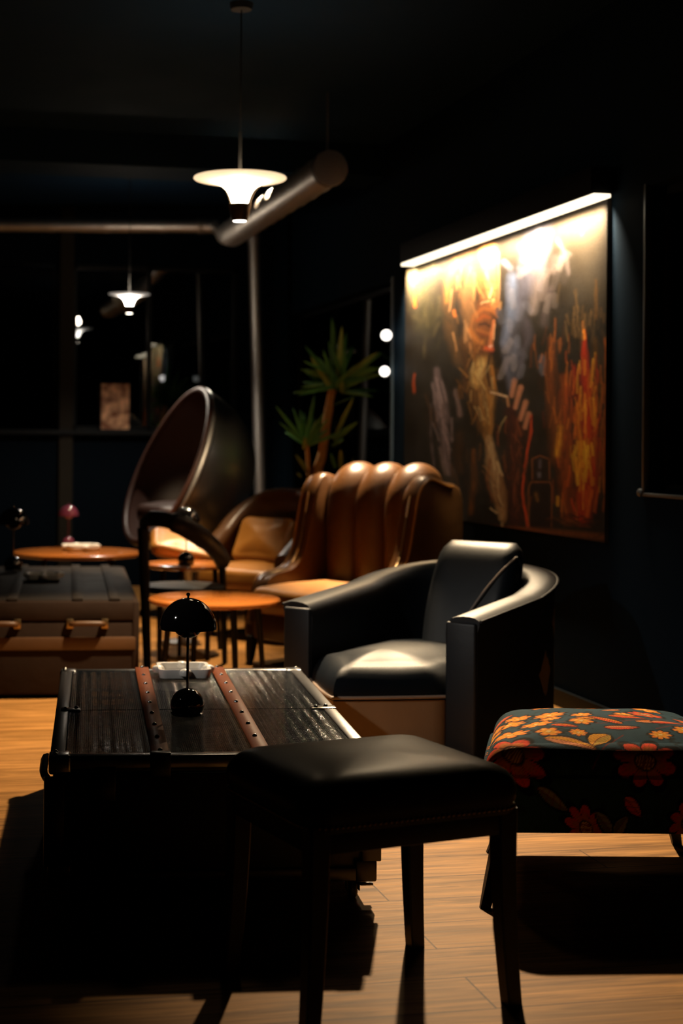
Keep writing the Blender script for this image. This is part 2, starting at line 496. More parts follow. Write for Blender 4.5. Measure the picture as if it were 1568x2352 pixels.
# reveal strip beside window 3 and thin steel trim round window 4
tb = bmesh.new(); box(tb, (WALL - .012, wR[0] - .03, wR[2]), (WALL + .02, wR[0] + .002, wR[3] + .02), .003)
struct(build('trim_1', tb, mat('slate_reveal', (.05, .075, .095, 1), .45), smooth=False), 'slate window reveal strip')
tb = bmesh.new()
box(tb, (WALL - .008, yw3 - .002, .99), (WALL + .02, yw3 + .012, 2.245), .002)
box(tb, (WALL - .008, yw3 - 1.5, .985), (WALL + .02, yw3 + .012, 1.0), .002)
lathe([(0, .0), (.016, 0), (.016, .006), (.01, .012), (0, .013)], 14, tb, Matrix.Translation((WALL - .008, yw3 + .02, 1.0)) @ Matrix.Rotation(-PI / 2, 4, 'Y'))
struct(build('trim_2', tb, M['trim_metal']), 'thin steel trim round the dark window')
# pillar between the back windows, sill, ceiling beam
struct(build('pillar', bx((bx_on(134), BACK - .06, 0), (bx_on(166), BACK + .1, CEIL), .004), M['pillar'], smooth=False), 'dim brown pillar between the back windows')
struct(build('trim_3', bx((LEFT, BACK - .10, ZS - .04), (bx_on(560), BACK + .02, ZS), .004), M['frame'], smooth=False), 'black window sill along the back wall')
by = W(0, 9.15).y
struct(build('beam', bx((LEFT, by, CEIL - .20), (WALL, by + .45, CEIL + .02), .004), M['ceiling'], smooth=False), 'shallow ceiling beam')
struct(build('baseboard_right', bx((WALL - .016, FRONT, 0), (WALL, BACK, .08), .003), M['frame'], smooth=False))

# ================================================================== lamps on the ceiling
def pendant(px, py, Y, label, first=None):
    p = DP(px, py, Y)
    if first:
        return dup(first, p, 0, label, 'saucer pendant lamps')
    t = thing('pendant_lamp', label, 'pendant lamp', p, 0, 'saucer pendant lamps')
    rf = [(0, .012), (.10, .010), (.198, .004), (.199, 0), (.196, -.003), (.15, -.010), (.105, -.020), (.078, -.032), (.058, -.050), (.046, -.072), (.038, -.095), (.031, -.118), (.026, -.135), (0, -.135)]
    build('reflector', lathe(rf, 64), M['reflector'], t, ang=60)
    cup = [(0, -.182), (.030, -.182), (.034, -.178), (.050, -.112), (.046, -.110), (.042, -.12), (.034, -.15), (0, -.15)]
    c = build('lamp_cup', lathe(cup, 32), M['lamp_cup'], t)
    build('lens', lathe([(0, -.1835), (.027, -.1835), (.028, -.1825), (0, -.1822)], 24), M['downlight'], c)
    for k in range(3):
        a = 2 * PI * k / 3 + .2
        pts = spline([(.048 * math.cos(a), .048 * math.sin(a), -.114), (.055 * math.cos(a), .055 * math.sin(a), -.085), (.075 * math.cos(a), .075 * math.sin(a), -.045), (.105 * math.cos(a), .105 * math.sin(a), -.02)], 5)
        build('wire_arm', tube(pts, .0018, 6), M['lamp_cup'], t)
    build('rod', cyl((0, 0, .01), (0, 0, .2), .0075), M['cord'], t)
    build('cord', cyl((0, 0, .2), (0, 0, CEIL - p.z), .0035), M['cord'], t)
    build('canopy', lathe([(0, CEIL - p.z - .03), (.045, CEIL - p.z - .028), (.05, CEIL - p.z)], 24), M['cord'], t)
    return t
P1, P2 = (551, 410, 6.34), (297, 676, 10.5)
pend = pendant(*P1, 'large lit saucer pendant lamp hanging above the black trunk')
pend2 = pendant(*P2, 'small distant saucer pendant lamp hanging near the back windows', pend); pend2.scale = (.74, .74, .74)
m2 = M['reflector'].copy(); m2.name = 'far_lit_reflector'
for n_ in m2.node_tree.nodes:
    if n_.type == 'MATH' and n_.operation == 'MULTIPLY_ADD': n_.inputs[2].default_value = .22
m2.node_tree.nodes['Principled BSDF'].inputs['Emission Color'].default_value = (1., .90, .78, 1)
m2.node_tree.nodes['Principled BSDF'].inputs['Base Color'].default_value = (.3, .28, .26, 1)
for ch in pend2.children:
    if ch.name.startswith('reflector'):
        ch.data = ch.data.copy(); ch.data.materials.clear(); ch.data.materials.append(m2)
z = (CEIL - pend2.location.z) / .74
for ch in list(pend2.children):
    if ch.name.startswith('cord'):
        nm = build('cord', cyl((0, 0, .2), (0, 0, z), .0035), M['cord'], pend2); bpy.data.objects.remove(ch)
    elif ch.name.startswith('canopy'):
        build('canopy', lathe([(0, z - .03), (.045, z - .028), (.05, z)], 24), M['cord'], pend2); bpy.data.objects.remove(ch)

def light(kind, name, loc, energy, col, **kw):
    d = bpy.data.lights.new(name, kind); d.energy = energy; d.color = col
    for k, v in kw.items(): setattr(d, k, v)
    o = bpy.data.objects.new(name, d); C.objects.link(o); o.location = loc
    return o
def aim(o, tgt):
    o.rotation_euler = (Vector(tgt) - o.location).to_track_quat('-Z', 'Y').to_euler()
WARM = (1., .74, .46); WARM2 = (1., .82, .60)
p1 = DP(*P1); p2 = DP(*P2)
l = light('SPOT', 'pendant_light_near', p1 + Vector((0, 0, -.19)), 500, WARM, spot_size=R(77), spot_blend=.5, shadow_soft_size=.025)
aim(l, W(-.28, 5.98, 0))
light('SPOT', 'pendant_light_far', p2 + Vector((0, 0, -.15)), 75, (1., .88, .72), spot_size=R(150), spot_blend=.6, shadow_soft_size=.03)
light('POINT', 'pendant_glow_near', p1 + Vector((0, 0, .05)), .7, WARM2, shadow_soft_size=.04)
light('POINT', 'pendant_glow_far', p2 + Vector((0, 0, .07)), 5., WARM2, shadow_soft_size=.04)

def ceiling_spot(name, X, Y, tgt, energy, size, col=WARM, blend=.7, soft=.03):
    loc = W(X, Y, CEIL - .24)
    l = light('SPOT', name, loc, energy, col, spot_size=R(size), spot_blend=blend, shadow_soft_size=soft)
    aim(l, tgt); return l
l = light('SPOT', 'recessed_spotlight', W(1.05, 7.9, CEIL - .03), 1950, (1., .75, .46), spot_size=R(28), spot_blend=1., shadow_soft_size=.05)
aim(l, W(.86, 4.3, .05))
ceiling_spot('spotlight_seats', .30, 9.0, W(.22, 8.35, .45), 900, 38)
ceiling_spot('added_spot_wing', .86, 8.66, W(.86, 8.10, 1.0), 1900, 27)  # added spot without a lamp, brings light onto the wing chair's top
l = light('SPOT', 'pendant_light_left', W(-1.9, 3.4, 2.1), 105, (1., .93, .84), spot_size=R(30), spot_blend=1., shadow_soft_size=.05)
aim(l, W(.75, 5.3, .45))
ceiling_spot('added_spot_plant', .25, 9.2, W(.70, 9.75, 1.25), 520, 44)  # added spot that brightens the yucca leaves
ceiling_spot('added_spot_corner', .05, 10.5, W(.30, 11.5, 1.1), 150, 34)  # added spot, only there to brighten the vertical pipe
ceiling_spot('spotlight_back_tables', -.55, 8.9, W(-.5, 9.0, .5), 420, 46)
ceiling_spot('added_spot_egg', .15, 7.2, W(-.04, 9.80, .92), 150, 15)  # added spot for highlights on the egg chair's rim and shell

# ================================================================== ducts
dz = DP(758, 386, 7.9)
d0, d1 = DP(758, 386, 7.9), DP(540, 533, 10.4)
d1 = Vector((d0.x, d1.y, d0.z))
du = thing('ceiling_duct', 'round metal ductwork under the ceiling with a pipe down the back corner', 'duct', d0)
L = (d1 - d0).length; prof = []
rad = .092
n = 70
for i in range(n + 1):
    yy = L * i / n
    prof.append((rad + (.004 if i % 7 == 0 else 0), yy))
mtx = Matrix.Rotation(-PI / 2, 4, 'X')
build('duct_tube', lathe(prof, 36, None, mtx), M['duct'], du)
build('end_cap', lathe([(0, -.012), (.088, -.012), (.096, -.008), (.098, .03), (.092, .03)], 36, None, mtx), M['duct_cap'], du)
build('hanger', cyl((0, .06, .09), (0, .06, CEIL - d0.z), .006), M['duct_cap'], du)
b0, b1 = DP(-260, 516, 11.6), DP(500, 520, 11.55)
pts = [b0.lerp(b1, k / 60) for k in range(61)]
dl = lambda v: Vector(v) - d0
build('wall_run', tube([dl(p) for p in pts], [.052 + (.004 if k % 10 == 0 else 0) for k in range(61)], 24), M['duct'], du)
e0 = DP(500, 520, 11.55); e1 = Vector((d0.x, d1.y + .05, d0.z))
build('elbow', tube([dl(p) for p in spline([b1 - (b1 - b0).normalized() * .16, b1, e0.lerp(e1, .5) + Vector((.02, .05, -.02)), e1, e1 - Vector((0, .3, 0))], 8)], [.062] * 9 + [.07] * 8 + [.08] * 8 + [.094] * 8, 24), M['duct'], du)
v0, v1 = DP(584, 560, 11.5), DP(600, 1180, 11.5); v2 = v1 + (v1 - v0) * ((v1.z) / (v0.z - v1.z)); 
bm = tube([dl(v0 + Vector((0, 0, .12))), dl(v0), dl(v1), dl(v2)], .050, 24)
lathe([(.057, 0), (.057, .05)], 24, bm, Matrix.Translation(dl(v0)))
build('vertical_pipe', bm, M['duct'], du)

# ================================================================== painting and picture light
xa, xb = wy(936), wy(1400)
T_ = lambda px, py: HC - unroll(px, py)[1] / F * wallY(px)
ztop = .5 * (T_(1400, 432) + T_(936, 606)); zbot = .5 * (T_(1390, 1243) + T_(1132, 1206))
yn, yf = min(xa, xb), max(xa, xb)
NX, NZ = 300, 430
ys = np.linspace(yf, yn, NX); zs = np.linspace(ztop, zbot, NZ)
YY, ZZ = np.meshgrid(ys, zs)
XX = np.full_like(YY, WALL - .021)
cX = XX * cT - YY * sT; cY = XX * sT + YY * cT
ddx, ddy = cX / cY * F, (HC - ZZ) / cY * F
PX = CX + ddx * cr - ddy * sr; PY = HY + ddx * sr + ddy * cr
U = (PX - 880) * 2.613; V = (PY - 400) * 2.613           # working coordinates on the canvas
rng = np.random.default_rng(3)
def vnoise(u, v, seed):
    r = np.random.default_rng(seed); g = r.random((64, 64))
    iu, iv = np.floor(u).astype(int), np.floor(v).astype(int); fu, fv = u - iu, v - iv
    fu = fu * fu * (3 - 2 * fu); fv = fv * fv * (3 - 2 * fv)
    q = lambda a, b: g[a % 64, b % 64]
    return (q(iu, iv) * (1 - fu) + q(iu + 1, iv) * fu) * (1 - fv) + (q(iu, iv + 1) * (1 - fu) + q(iu + 1, iv + 1) * fu) * fv
def fbm(u, v, seed):
    return sum(vnoise(u * 2 ** k, v * 2 ** k, seed + k) / 2 ** k for k in range(4)) / 1.875
def lin(r, g, b): return np.array(srgb(r, g, b)[:3])
wu = U + (fbm(U / 60, V / 120, 5) - .5) * 24; wv_ = V + (fbm(U / 60, V / 120, 15) - .5) * 34
img = np.zeros(U.shape + (3,)); img[:] = lin(40, 31, 20)
img += ((fbm(U / 90, V / 140, 22) - .5) * .02)[..., None]
grn = fbm(U / 14, V / 14, 77)
img *= (.7 + .6 * grn)[..., None]
def blend(mask, col):
    global img
    img = img * (1 - mask[..., None]) + mask[..., None] * col
def stroke(pts, w, col, al=1., soft=.6, warp=True):
    u, v = (wu, wv_) if warp else (U, V)
    best = np.full(U.shape, 1e9)
    w = w if isinstance(w, (list, tuple)) else [w] * len(pts)
    for (a, b), (c, d), w0, w1 in zip(pts, pts[1:], w, w[1:]):
        l2 = (c - a) ** 2 + (d - b) ** 2 + 1e-9
        t = np.clip(((u - a) * (c - a) + (v - b) * (d - b)) / l2, 0, 1)
        dist = np.hypot(u - a - t * (c - a), v - b - t * (d - b)) / (w0 + (w1 - w0) * t)
        best = np.minimum(best, dist)
    m = np.clip((1 - best) / soft, 0, 1) * al
    m = m * (.72 + .5 * fbm(U / 8, V / 40, 91)); blend(np.clip(m, 0, 1), lin(*col))
# dim mottling, upper right
stroke([(1150, 100), (1250, 700)], [230, 200], (74, 62, 46), .7, 1.)
stroke([(200, 480), (260, 900)], [120, 100], (70, 62, 36), .7, 1.)
# smoke
stroke([(760, 1330), (745, 1150), (760, 980), (800, 800), (870, 620), (930, 400), (940, 200)], [16, 40, 70, 85, 95, 100, 110], (96, 93, 106), .6, 1.)
stroke([(725, 1010), (765, 840), (775, 620)], [34, 56, 46], (104, 114, 138), .7, 1.)
stroke([(760, 1280), (790, 1120), (800, 1000)], [20, 40, 40], (92, 96, 112), .5, 1.)
stroke([(900, 820), (930, 600), (950, 420)], [40, 66, 60], (150, 130, 122), .6, 1.)
stroke([(1110, 600), (1095, 480), (1050, 400)], [16, 20, 22], (130, 112, 104), .5, 1.)
stroke([(960, 900), (1000, 700)], [40, 40], (96, 80, 78), .5, 1.)
stroke([(830, 1130), (870, 980), (860, 880)], [28, 44, 40], (92, 82, 92), .5, 1.)
# head: hair swept back, temple, brow, cheek, nose
stroke([(520, 470), (420, 580), (385, 740), (410, 960), (450, 1120)], [60, 70, 50, 55, 50], (84, 58, 32), .95, .7)
stroke([(440, 520), (385, 640), (380, 760)], [24, 26, 20], (150, 98, 44), .8, .9)
stroke([(520, 600), (500, 740), (520, 900), (500, 1020)], [56, 66, 56, 50], (124, 84, 48), .9, .8)
stroke([(480, 640), (460, 800)], [12, 14], (60, 42, 26), .7, .9)
stroke([(545, 600), (540, 760)], [14, 12], (170, 118, 66), .7, .9)
stroke([(630, 450), (640, 640), (648, 780)], [64, 52, 40], (176, 116, 62), .95, .5)
stroke([(575, 560), (590, 740)], [26, 26], (146, 90, 42), .7, 1.)
for yy_ in (640, 690, 735, 775): stroke([(590, yy_ + 8), (640, yy_), (684, yy_ + 10)], [5, 7, 5], (104, 58, 24), .75, .9, False)
stroke([(690, 470), (694, 700), (690, 800)], [10, 10, 8], (206, 150, 90), .6, 1., False)
stroke([(610, 800), (600, 900), (590, 1050)], [70, 76, 62], (118, 66, 30), .9, .6, False)
stroke([(520, 930), (545, 850), (600, 805), (655, 820), (684, 860)], [14, 20, 18, 16, 10], (176, 98, 40), .5, 1., False)
stroke([(520, 1060), (530, 960), (560, 880)], [22, 30, 26], (120, 70, 32), .7, 1., False)
stroke([(560, 880), (600, 850), (640, 862)], [14, 18, 12], (150, 70, 24), .8, .9, False)
stroke([(575, 905), (610, 895), (640, 915)], [12, 17, 11], (44, 22, 14), .9, .9, False)
stroke([(560, 935), (610, 950), (640, 960)], [14, 18, 14], (150, 84, 36), .8, 1., False)
stroke([(590, 960), (620, 968)], [12, 10], (120, 58, 24), .8, .9, False)
stroke([(520, 940), (560, 1000), (590, 1010)], [24, 30, 22], (178, 106, 46), .9, .9, False)
stroke([(664, 880), (650, 960), (642, 1040)], [12, 18, 22], (190, 108, 60), .95, .8, False)
stroke([(668, 900), (660, 990)], [6, 7], (226, 160, 110), .8, .9, False)
stroke([(612, 1044), (650, 1052)], [20, 22], (190, 80, 42), .9, .8, False)
stroke([(638, 1036), (650, 1030)], [12, 11], (226, 166, 140), .9, .9, False)
stroke([(585, 1070), (625, 1085), (655, 1080)], [14, 14, 8], (60, 26, 14), .9, .8, False)
stroke([(430, 820), (436, 850)], [14, 12], (200, 106, 42), .9, .9)
stroke([(480, 1010), (500, 1140), (490, 1260)], [34, 40, 44], (84, 52, 22), .85, .9)
stroke([(545, 1010), (540, 1110)], [18, 18], (134, 80, 30), .8, .9)
# beard and mouth
stroke([(600, 1130), (600, 1300), (612, 1450), (620, 1580)], [76, 90, 72, 34], (128, 86, 38), .95, .5)
stroke([(520, 1250), (545, 1420), (590, 1540)], [30, 36, 24], (92, 58, 22), .8, .9)
stroke([(590, 1120), (560, 1180), (560, 1250)], [38, 50, 46], (186, 146, 82), .9, .7)
stroke([(600, 1140), (575, 1210)], [22, 26], (206, 172, 108), .7, .9)
stroke([(650, 1150), (662, 1230), (668, 1290)], [8, 12, 12], (176, 110, 42), .9, .8, False)
stroke([(638, 1090), (622, 1180), (636, 1270)], [9, 12, 9], (34, 16, 10), .9, .7, False)
stroke([(640, 1330), (650, 1450), (640, 1560)], [22, 28, 18], (166, 112, 50), .8, .9)
stroke([(585, 1330), (600, 1500)], [12, 14], (176, 126, 62), .6, 1.)
stroke([(560, 1300), (575, 1480)], [10, 10], (70, 42, 18), .7, .9)
stroke([(618, 1350), (628, 1530)], [7, 8], (84, 52, 22), .7, .9)
# coat and shirt
stroke([(320, 1180), (345, 1330), (370, 1560), (395, 1800)], [24, 50, 40, 24], (116, 95, 94), .9, .7)
stroke([(300, 1260), (325, 1480)], [14, 14], (146, 122, 120), .6, .9)
stroke([(355, 1280), (385, 1600)], [9, 9], (70, 56, 54), .7, .9)
stroke([(285, 1380), (285, 1600), (310, 1820)], [10, 12, 16], (100, 82, 78), .8, .9)
stroke([(340, 1640), (372, 1800)], [14, 16], (120, 98, 92), .8, .9)
stroke([(436, 1290), (458, 1440)], [14, 24], (122, 96, 88), .85, .8)
stroke([(455, 1560), (450, 1780)], [40, 44], (72, 46, 22), .7, .9)
stroke([(540, 1660), (545, 1850), (520, 2040)], [20, 28, 24], (124, 70, 22), .8, .9)
stroke([(632, 1590), (650, 1720), (690, 1900), (710, 2060)], [30, 48, 56, 30], (178, 136, 90), .9, .5)
stroke([(650, 1610), (668, 1760)], [12, 14], (204, 166, 120), .7, .9)
stroke([(700, 1800), (745, 1920), (722, 2090)], [20, 20, 14], (140, 96, 54), .85, .8)
stroke([(640, 1700), (622, 1850), (650, 1960)], [12, 14, 10], (134, 74, 28), .8, .9)
stroke([(660, 1960), (700, 1990)], [26, 20], (70, 44, 24), .7, .9)

# cigarette and hand
stroke([(648, 1308), (742, 1336)], [10, 9], (206, 168, 130), 1., .5, False)
stroke([(760, 1420), (790, 1560), (780, 1800), (790, 2080)], [50, 66, 56, 60], (66, 30, 18), .95, .7)
for q in (((786, 1240), (770, 1330)), ((824, 1280), (792, 1400)), ((854, 1370), (822, 1470)), ((872, 1440), (850, 1520))):
    stroke([q[0], q[1]], [24, 20], (186, 122, 88), .95, .7, False)
stroke([(745, 1350), (750, 1390)], [14, 12], (180, 124, 80), .9, .8, False)
stroke([(880, 1450), (884, 1540), (858, 1680), (838, 1860), (846, 2000), (864, 2110)], [8, 12, 10, 10, 12, 16], (206, 70, 28), .95, .8)
stroke([(800, 1480), (820, 1560)], [30, 30], (104, 52, 28), .7, 1.)
# fire and streaks
stroke([(1010, 1000), (1010, 1300), (1040, 1700)], [36, 50, 60], (122, 62, 22), .8, .9)
stroke([(1090, 1220), (1090, 1500), (1100, 1800)], [40, 56, 80], (150, 68, 22), .85, .9)
stroke([(1205, 900), (1208, 1010), (1215, 1200), (1235, 1420), (1240, 1800), (1190, 2060)], [12, 22, 34, 60, 90, 70], (176, 48, 18), .95, .7)
stroke([(1203, 885), (1206, 980)], [9, 16], (240, 142, 48), .95, .7)
stroke([(1165, 1380), (1172, 1560), (1200, 1760)], [16, 24, 34], (220, 132, 28), .9, .8)
stroke([(1058, 1520), (1045, 1680)], [24, 26], (228, 158, 44), .9, .9)
stroke([(1215, 1640), (1210, 1790)], [40, 44], (214, 140, 24), .85, 1.)
stroke([(1270, 1000), (1280, 1300)], [30, 40], (92, 60, 22), .8, .9)
stroke([(1275, 640), (1272, 860)], [10, 24], (110, 74, 34), .7, .9)
stroke([(1338, 980), (1338, 1500), (1335, 1900)], [18, 22, 26], (176, 88, 26), .9, .8)
stroke([(1140, 1150), (1160, 1330)], [24, 30], (118, 32, 14), .8, .9)
stroke([(1100, 1850), (1110, 2060)], [70, 60], (140, 60, 20), .7, 1.)
stroke([(1300, 1820), (1290, 1900)], [14, 12], (190, 120, 34), .8, .9)
stroke([(1050, 1940), (1048, 1990)], [16, 14], (212, 150, 40), .9, .9)
stroke([(185, 700), (188, 790)], [13, 15], (224, 96, 28), .95, .8)
stroke([(182, 1210), (182, 1310)], [9, 12], (190, 74, 20), .9, .8)
stroke([(1200, 330), (1190, 360)], [12, 10], (220, 140, 76), .6, .9)
# bottle
stroke([(945, 1700), (945, 1830)], [58, 58], (40, 26, 18), .95, .3, False)
stroke([(940, 1880), (940, 2110)], [72, 72], (34, 20, 14), .95, .3, False)
for seg_ in ([(895, 1830), (892, 1710), (940, 1690), (995, 1710), (998, 1830)], [(1000, 1850), (1012, 1880), (1008, 2120)], [(885, 1850), (872, 1880), (872, 2110)], [(890, 1848), (1000, 1848)]):
    stroke(seg_, 7, (138, 76, 36), .85, .8, False)
stroke([(940, 1720), (938, 1760)], [16, 14], (104, 88, 96), .7, .9, False)
stroke([(936, 1800), (936, 1812)], [20, 18], (120, 110, 120), .7, .9, False)
stroke([(915, 1920), (925, 1960)], [18, 14], (136, 90, 40), .7, .9, False)
stroke([(1290, 2000), (1280, 2100)], [50, 60], (28, 16, 10), .8, .9)
# table edge
stroke([(520, 2110), (900, 2135), (1340, 2180)], [14, 24, 34], (122, 62, 26), .85, .8, False)
def dabs(line, spread, n, cols, ln, w, seed, ang=PI / 2, jit=.35, al=.6):
    rs = random.Random(seed)
    P_ = [Vector((a, b)) for a, b in line]
    for _ in range(n):
        k_ = rs.random() * (len(P_) - 1); i_ = int(k_); c_ = P_[i_].lerp(P_[i_ + 1], k_ - i_)
        x_, y_ = c_.x + rs.gauss(0, spread), c_.y + rs.gauss(0, spread)
        a_ = ang + rs.gauss(0, jit); l_ = ln * rs.uniform(.5, 1.4)
        dx_, dy_ = math.cos(a_) * l_ / 2, math.sin(a_) * l_ / 2
        c0 = rs.choice(cols); f_ = rs.uniform(.75, 1.2)
        m_ = (np.abs(U - x_) < l_ + w * 2) & (np.abs(V - y_) < l_ + w * 2)
        if not m_.any(): continue
        u_, v_ = wu[m_], wv_[m_]
        t_ = np.clip(((u_ - x_) * dx_ + (v_ - y_) * dy_) / (dx_ * dx_ + dy_ * dy_) * .5 + .5, 0, 1)
        d_ = np.hypot(u_ - x_ + dx_ - 2 * dx_ * t_, v_ - y_ + dy_ - 2 * dy_ * t_) / w
        k2 = (np.clip((1 - d_) / .5, 0, 1) * al * rs.uniform(.5, 1))[:, None]
        img[m_] = img[m_] * (1 - k2) + k2 * lin(*c0) * f_
# brushwork over the larger shapes
dabs([(640, 560), (640, 720), (660, 820)], 34, 16, [(244, 176, 104), (206, 128, 62), (255, 214, 150), (150, 84, 36)], 60, 7, 11)
dabs([(500, 600), (470, 800), (500, 1000)], 50, 26, [(190, 130, 74), (128, 84, 40), (84, 56, 26), (224, 160, 100)], 90, 7, 12, PI / 2, .3, 0.5)
dabs([(600, 640), (660, 640)], 26, 0, [(120, 66, 28), (250, 200, 130)], 60, 5, 13, .1, .2)
dabs([(580, 860), (620, 960)], 26, 0, [(220, 128, 52), (60, 28, 16), (190, 92, 36), (34, 18, 12)], 34, 6, 14, .9, .7)
dabs([(650, 930), (650, 1060)], 20, 0, [(224, 120, 70), (236, 170, 130), (120, 50, 24)], 30, 6, 15, 1.2, .6)
dabs([(560, 1020), (500, 1150), (520, 1300)], 34, 24, [(120, 76, 30), (70, 42, 18), (160, 108, 48)], 80, 7, 16)
dabs([(600, 1150), (600, 1350), (620, 1540)], 46, 40, [(196, 150, 84), (150, 100, 44), (110, 68, 26), (226, 190, 124), (180, 120, 50)], 90, 6, 17, PI / 2, .3, 0.5)
dabs([(640, 1650), (690, 1900), (700, 2050)], 36, 22, [(224, 184, 132), (170, 118, 66), (120, 74, 34)], 90, 8, 18, 1.3)
dabs([(330, 1240), (360, 1500), (390, 1790)], 26, 26, [(150, 126, 122), (108, 88, 86), (70, 56, 52)], 110, 7, 19, 1.4, .15)
dabs([(300, 1400), (330, 1800), (470, 1700), (520, 1900)], 60, 60, [(50, 36, 24), (84, 54, 28), (30, 22, 16)], 120, 8, 20, 1.45, .2)
dabs([(760, 1300), (770, 1000), (850, 650), (930, 350)], 56, 46, [(150, 146, 160), (96, 94, 110), (180, 164, 160), (120, 116, 130), (70, 66, 76)], 90, 26, 21, 1.6, .5, 0.22)
dabs([(960, 700), (1060, 520)], 56, 16, [(150, 130, 120), (96, 82, 76), (190, 170, 156)], 90, 26, 22, 1.6, .5, 0.2)
dabs([(800, 1500), (790, 1750), (800, 2050)], 40, 60, [(96, 46, 24), (50, 24, 16), (130, 66, 34)], 80, 7, 23)
dabs([(1010, 950), (1030, 1300), (1060, 1700)], 44, 60, [(150, 80, 26), (100, 50, 20), (190, 104, 34), (64, 34, 18)], 110, 8, 24, 1.57, .12, 0.45)
dabs([(1110, 1150), (1110, 1500), (1110, 2000)], 52, 60, [(190, 84, 26), (140, 56, 20), (100, 40, 18), (216, 120, 36)], 110, 9, 25, 1.57, .12, 0.45)
dabs([(1215, 1150), (1240, 1500), (1230, 2000)], 52, 100, [(206, 62, 22), (226, 110, 28), (236, 160, 40), (150, 40, 16), (190, 90, 24)], 120, 9, 26, 1.57, .1, 0.5)
dabs([(1200, 1600), (1210, 1850)], 34, 40, [(236, 176, 44), (220, 140, 30)], 70, 9, 27, 1.57, .1)
dabs([(1300, 1100), (1310, 1500), (1300, 1900)], 26, 40, [(150, 88, 28), (90, 56, 22), (190, 100, 30)], 120, 8, 28, 1.57, .1, 0.45)
dabs([(1150, 850), (1280, 950)], 60, 50, [(84, 64, 40), (60, 46, 30), (110, 80, 44)], 90, 9, 29, 1.57, .2)
dabs([(980, 2080), (1300, 2090)], 26, 40, [(60, 30, 18), (30, 18, 12), (110, 60, 28)], 60, 8, 30, .1, .3)
dabs([(250, 500), (230, 800), (280, 1050)], 70, 60, [(70, 60, 36), (46, 40, 26), (90, 76, 46)], 90, 12, 31, 1.5, .5, .4)
img = np.clip(img, .001, 1) * .50 * (.82 + .36 * fbm(U / 5, V / 5, 44))[..., None]
pt = thing('painting', 'large unframed oil painting of a bearded smoking person, on the navy wall', 'painting', (WALL - .001, (yn + yf) / 2, zbot))
cyy = (yn + yf) / 2
verts = np.stack([np.full(XX.size, -.020), (YY - cyy).ravel(), (ZZ - zbot).ravel()], 1)
idx = np.arange(NX * NZ).reshape(NZ, NX)
faces = np.stack([idx[:-1, :-1], idx[1:, :-1], idx[1:, 1:], idx[:-1, 1:]], -1).reshape(-1, 4)
me = bpy.data.meshes.new('canvas'); me.from_pydata(verts.tolist(), [], faces.tolist())
at = me.color_attributes.new('paint', 'FLOAT_COLOR', 'POINT')
buf = np.ones((NX * NZ, 4), np.float32); buf[:, :3] = img.reshape(-1, 3); at.data.foreach_set('color', buf.ravel())
link('canvas', me, M['canvas'], pt)
build('stretcher', bx((-.019, yn - cyy - .001, -.001), (0, yf - cyy + .001, ztop - zbot + .001)), M['canvas_edge'], pt, smooth=False)
# picture light
pl = thing('picture_light', 'long black picture light bar mounted above the oil painting', 'picture light', (WALL, cyy, ztop))
def y_at(px_, x_, z_):
    a_, b_ = 2., 11.
    for _ in range(50):
        m_ = (a_ + b_) / 2
        if proj((x_, m_, z_))[0] > px_: a_ = m_
        else: b_ = m_
    return a_
ZL = ztop - .045
l0, l1 = y_at(1400, WALL - .045, ZL) - cyy, y_at(931, WALL - .09, ZL) - cyy
bm = bmesh.new(); box(bm, (-.125, l0 + .01, -.032), (-.024, l1, .085), .006); box(bm, (-.03, l0 + .4, .02), (0, l0 + .5, .07)); box(bm, (-.03, l1 - .5, .02), (0, l1 - .4, .07))
build('housing', bm, mat('matt_black_housing', (.003, .003, .004, 1), .6, spec=.1), pl)
build('led_strip', bx((-.118, l0, -.047), (-.040, l1, -.031), .003), M['led'], pl)
al = light('AREA', 'picture_lamp', (WALL - .085, cyy, ZL - .006), 250, (1., .84, .60), shape='RECTANGLE', size=.05, size_y=(yf - yn) * .98)
al.rotation_euler = (0, R(-38), 0); al.data.spread = R(92)
l = light('SPOT', 'added_spot_tub_chair', W(1.12, 8.7, ZL - .06), 110, (1., .68, .36), spot_size=R(21), spot_blend=1., shadow_soft_size=.15)  # added spot near the bar's far end, for sheen on the tub chair
aim(l, W(.80, 5.80, .65))
# ================================================================== black trunk table
TW, TZ = .837, .39
A, B = GP(114, 1738, TZ), GP(866, 1733, TZ)
fc = (A + B) / 2
TW = (B - A).length
bkL, bkR = GP(124, 1538, TZ), GP(672, 1536, TZ)
TD = ((bkL + bkR) / 2 - fc).length
dvec = ((bkL + bkR) / 2 - fc); rzT = math.atan2(dvec.y, dvec.x) - PI / 2
ex = (B - A).normalized(); rzT = .5 * (rzT + math.atan2(ex.y, ex.x))
TR = thing('trunk_table', 'black woven flat trunk with two cognac leather straps, used as low table', 'trunk', (fc.x, fc.y, 0), rzT)
hw = TW / 2; zb = .062
build('body', bx((-hw + .008, .008, zb), (hw - .008, TD - .008, TZ - .045), .006), M['trunk_black'], TR)
lid = build('lid', bx((-hw + .004, .004, TZ - .043), (hw - .004, TD - .004, TZ - .004), .005), M['trim_dark'], TR)
mid = TD * .455
for a, b in ((.034, mid - .002), (mid + .002, TD - .034)):
    build('woven_panel', bx((-hw + .04, a, TZ - .01), (hw - .04, b, TZ + .0005), .002), M['weave'], TR, smooth=False)
for k in range(2):
    y0 = 0 if k == 0 else TD - .036
    build('edge_rail', bx((-hw, y0, TZ - .034), (hw, y0 + .036, TZ + .003), .005), M['steel'], TR)
for s in (-1, 1):
    x0 = -hw if s < 0 else hw - .04
    build('edge_rail', bx((x0, 0.001, TZ - .034), (x0 + .04, TD - .001, TZ + .0025), .005), M['trim_dark'], TR)
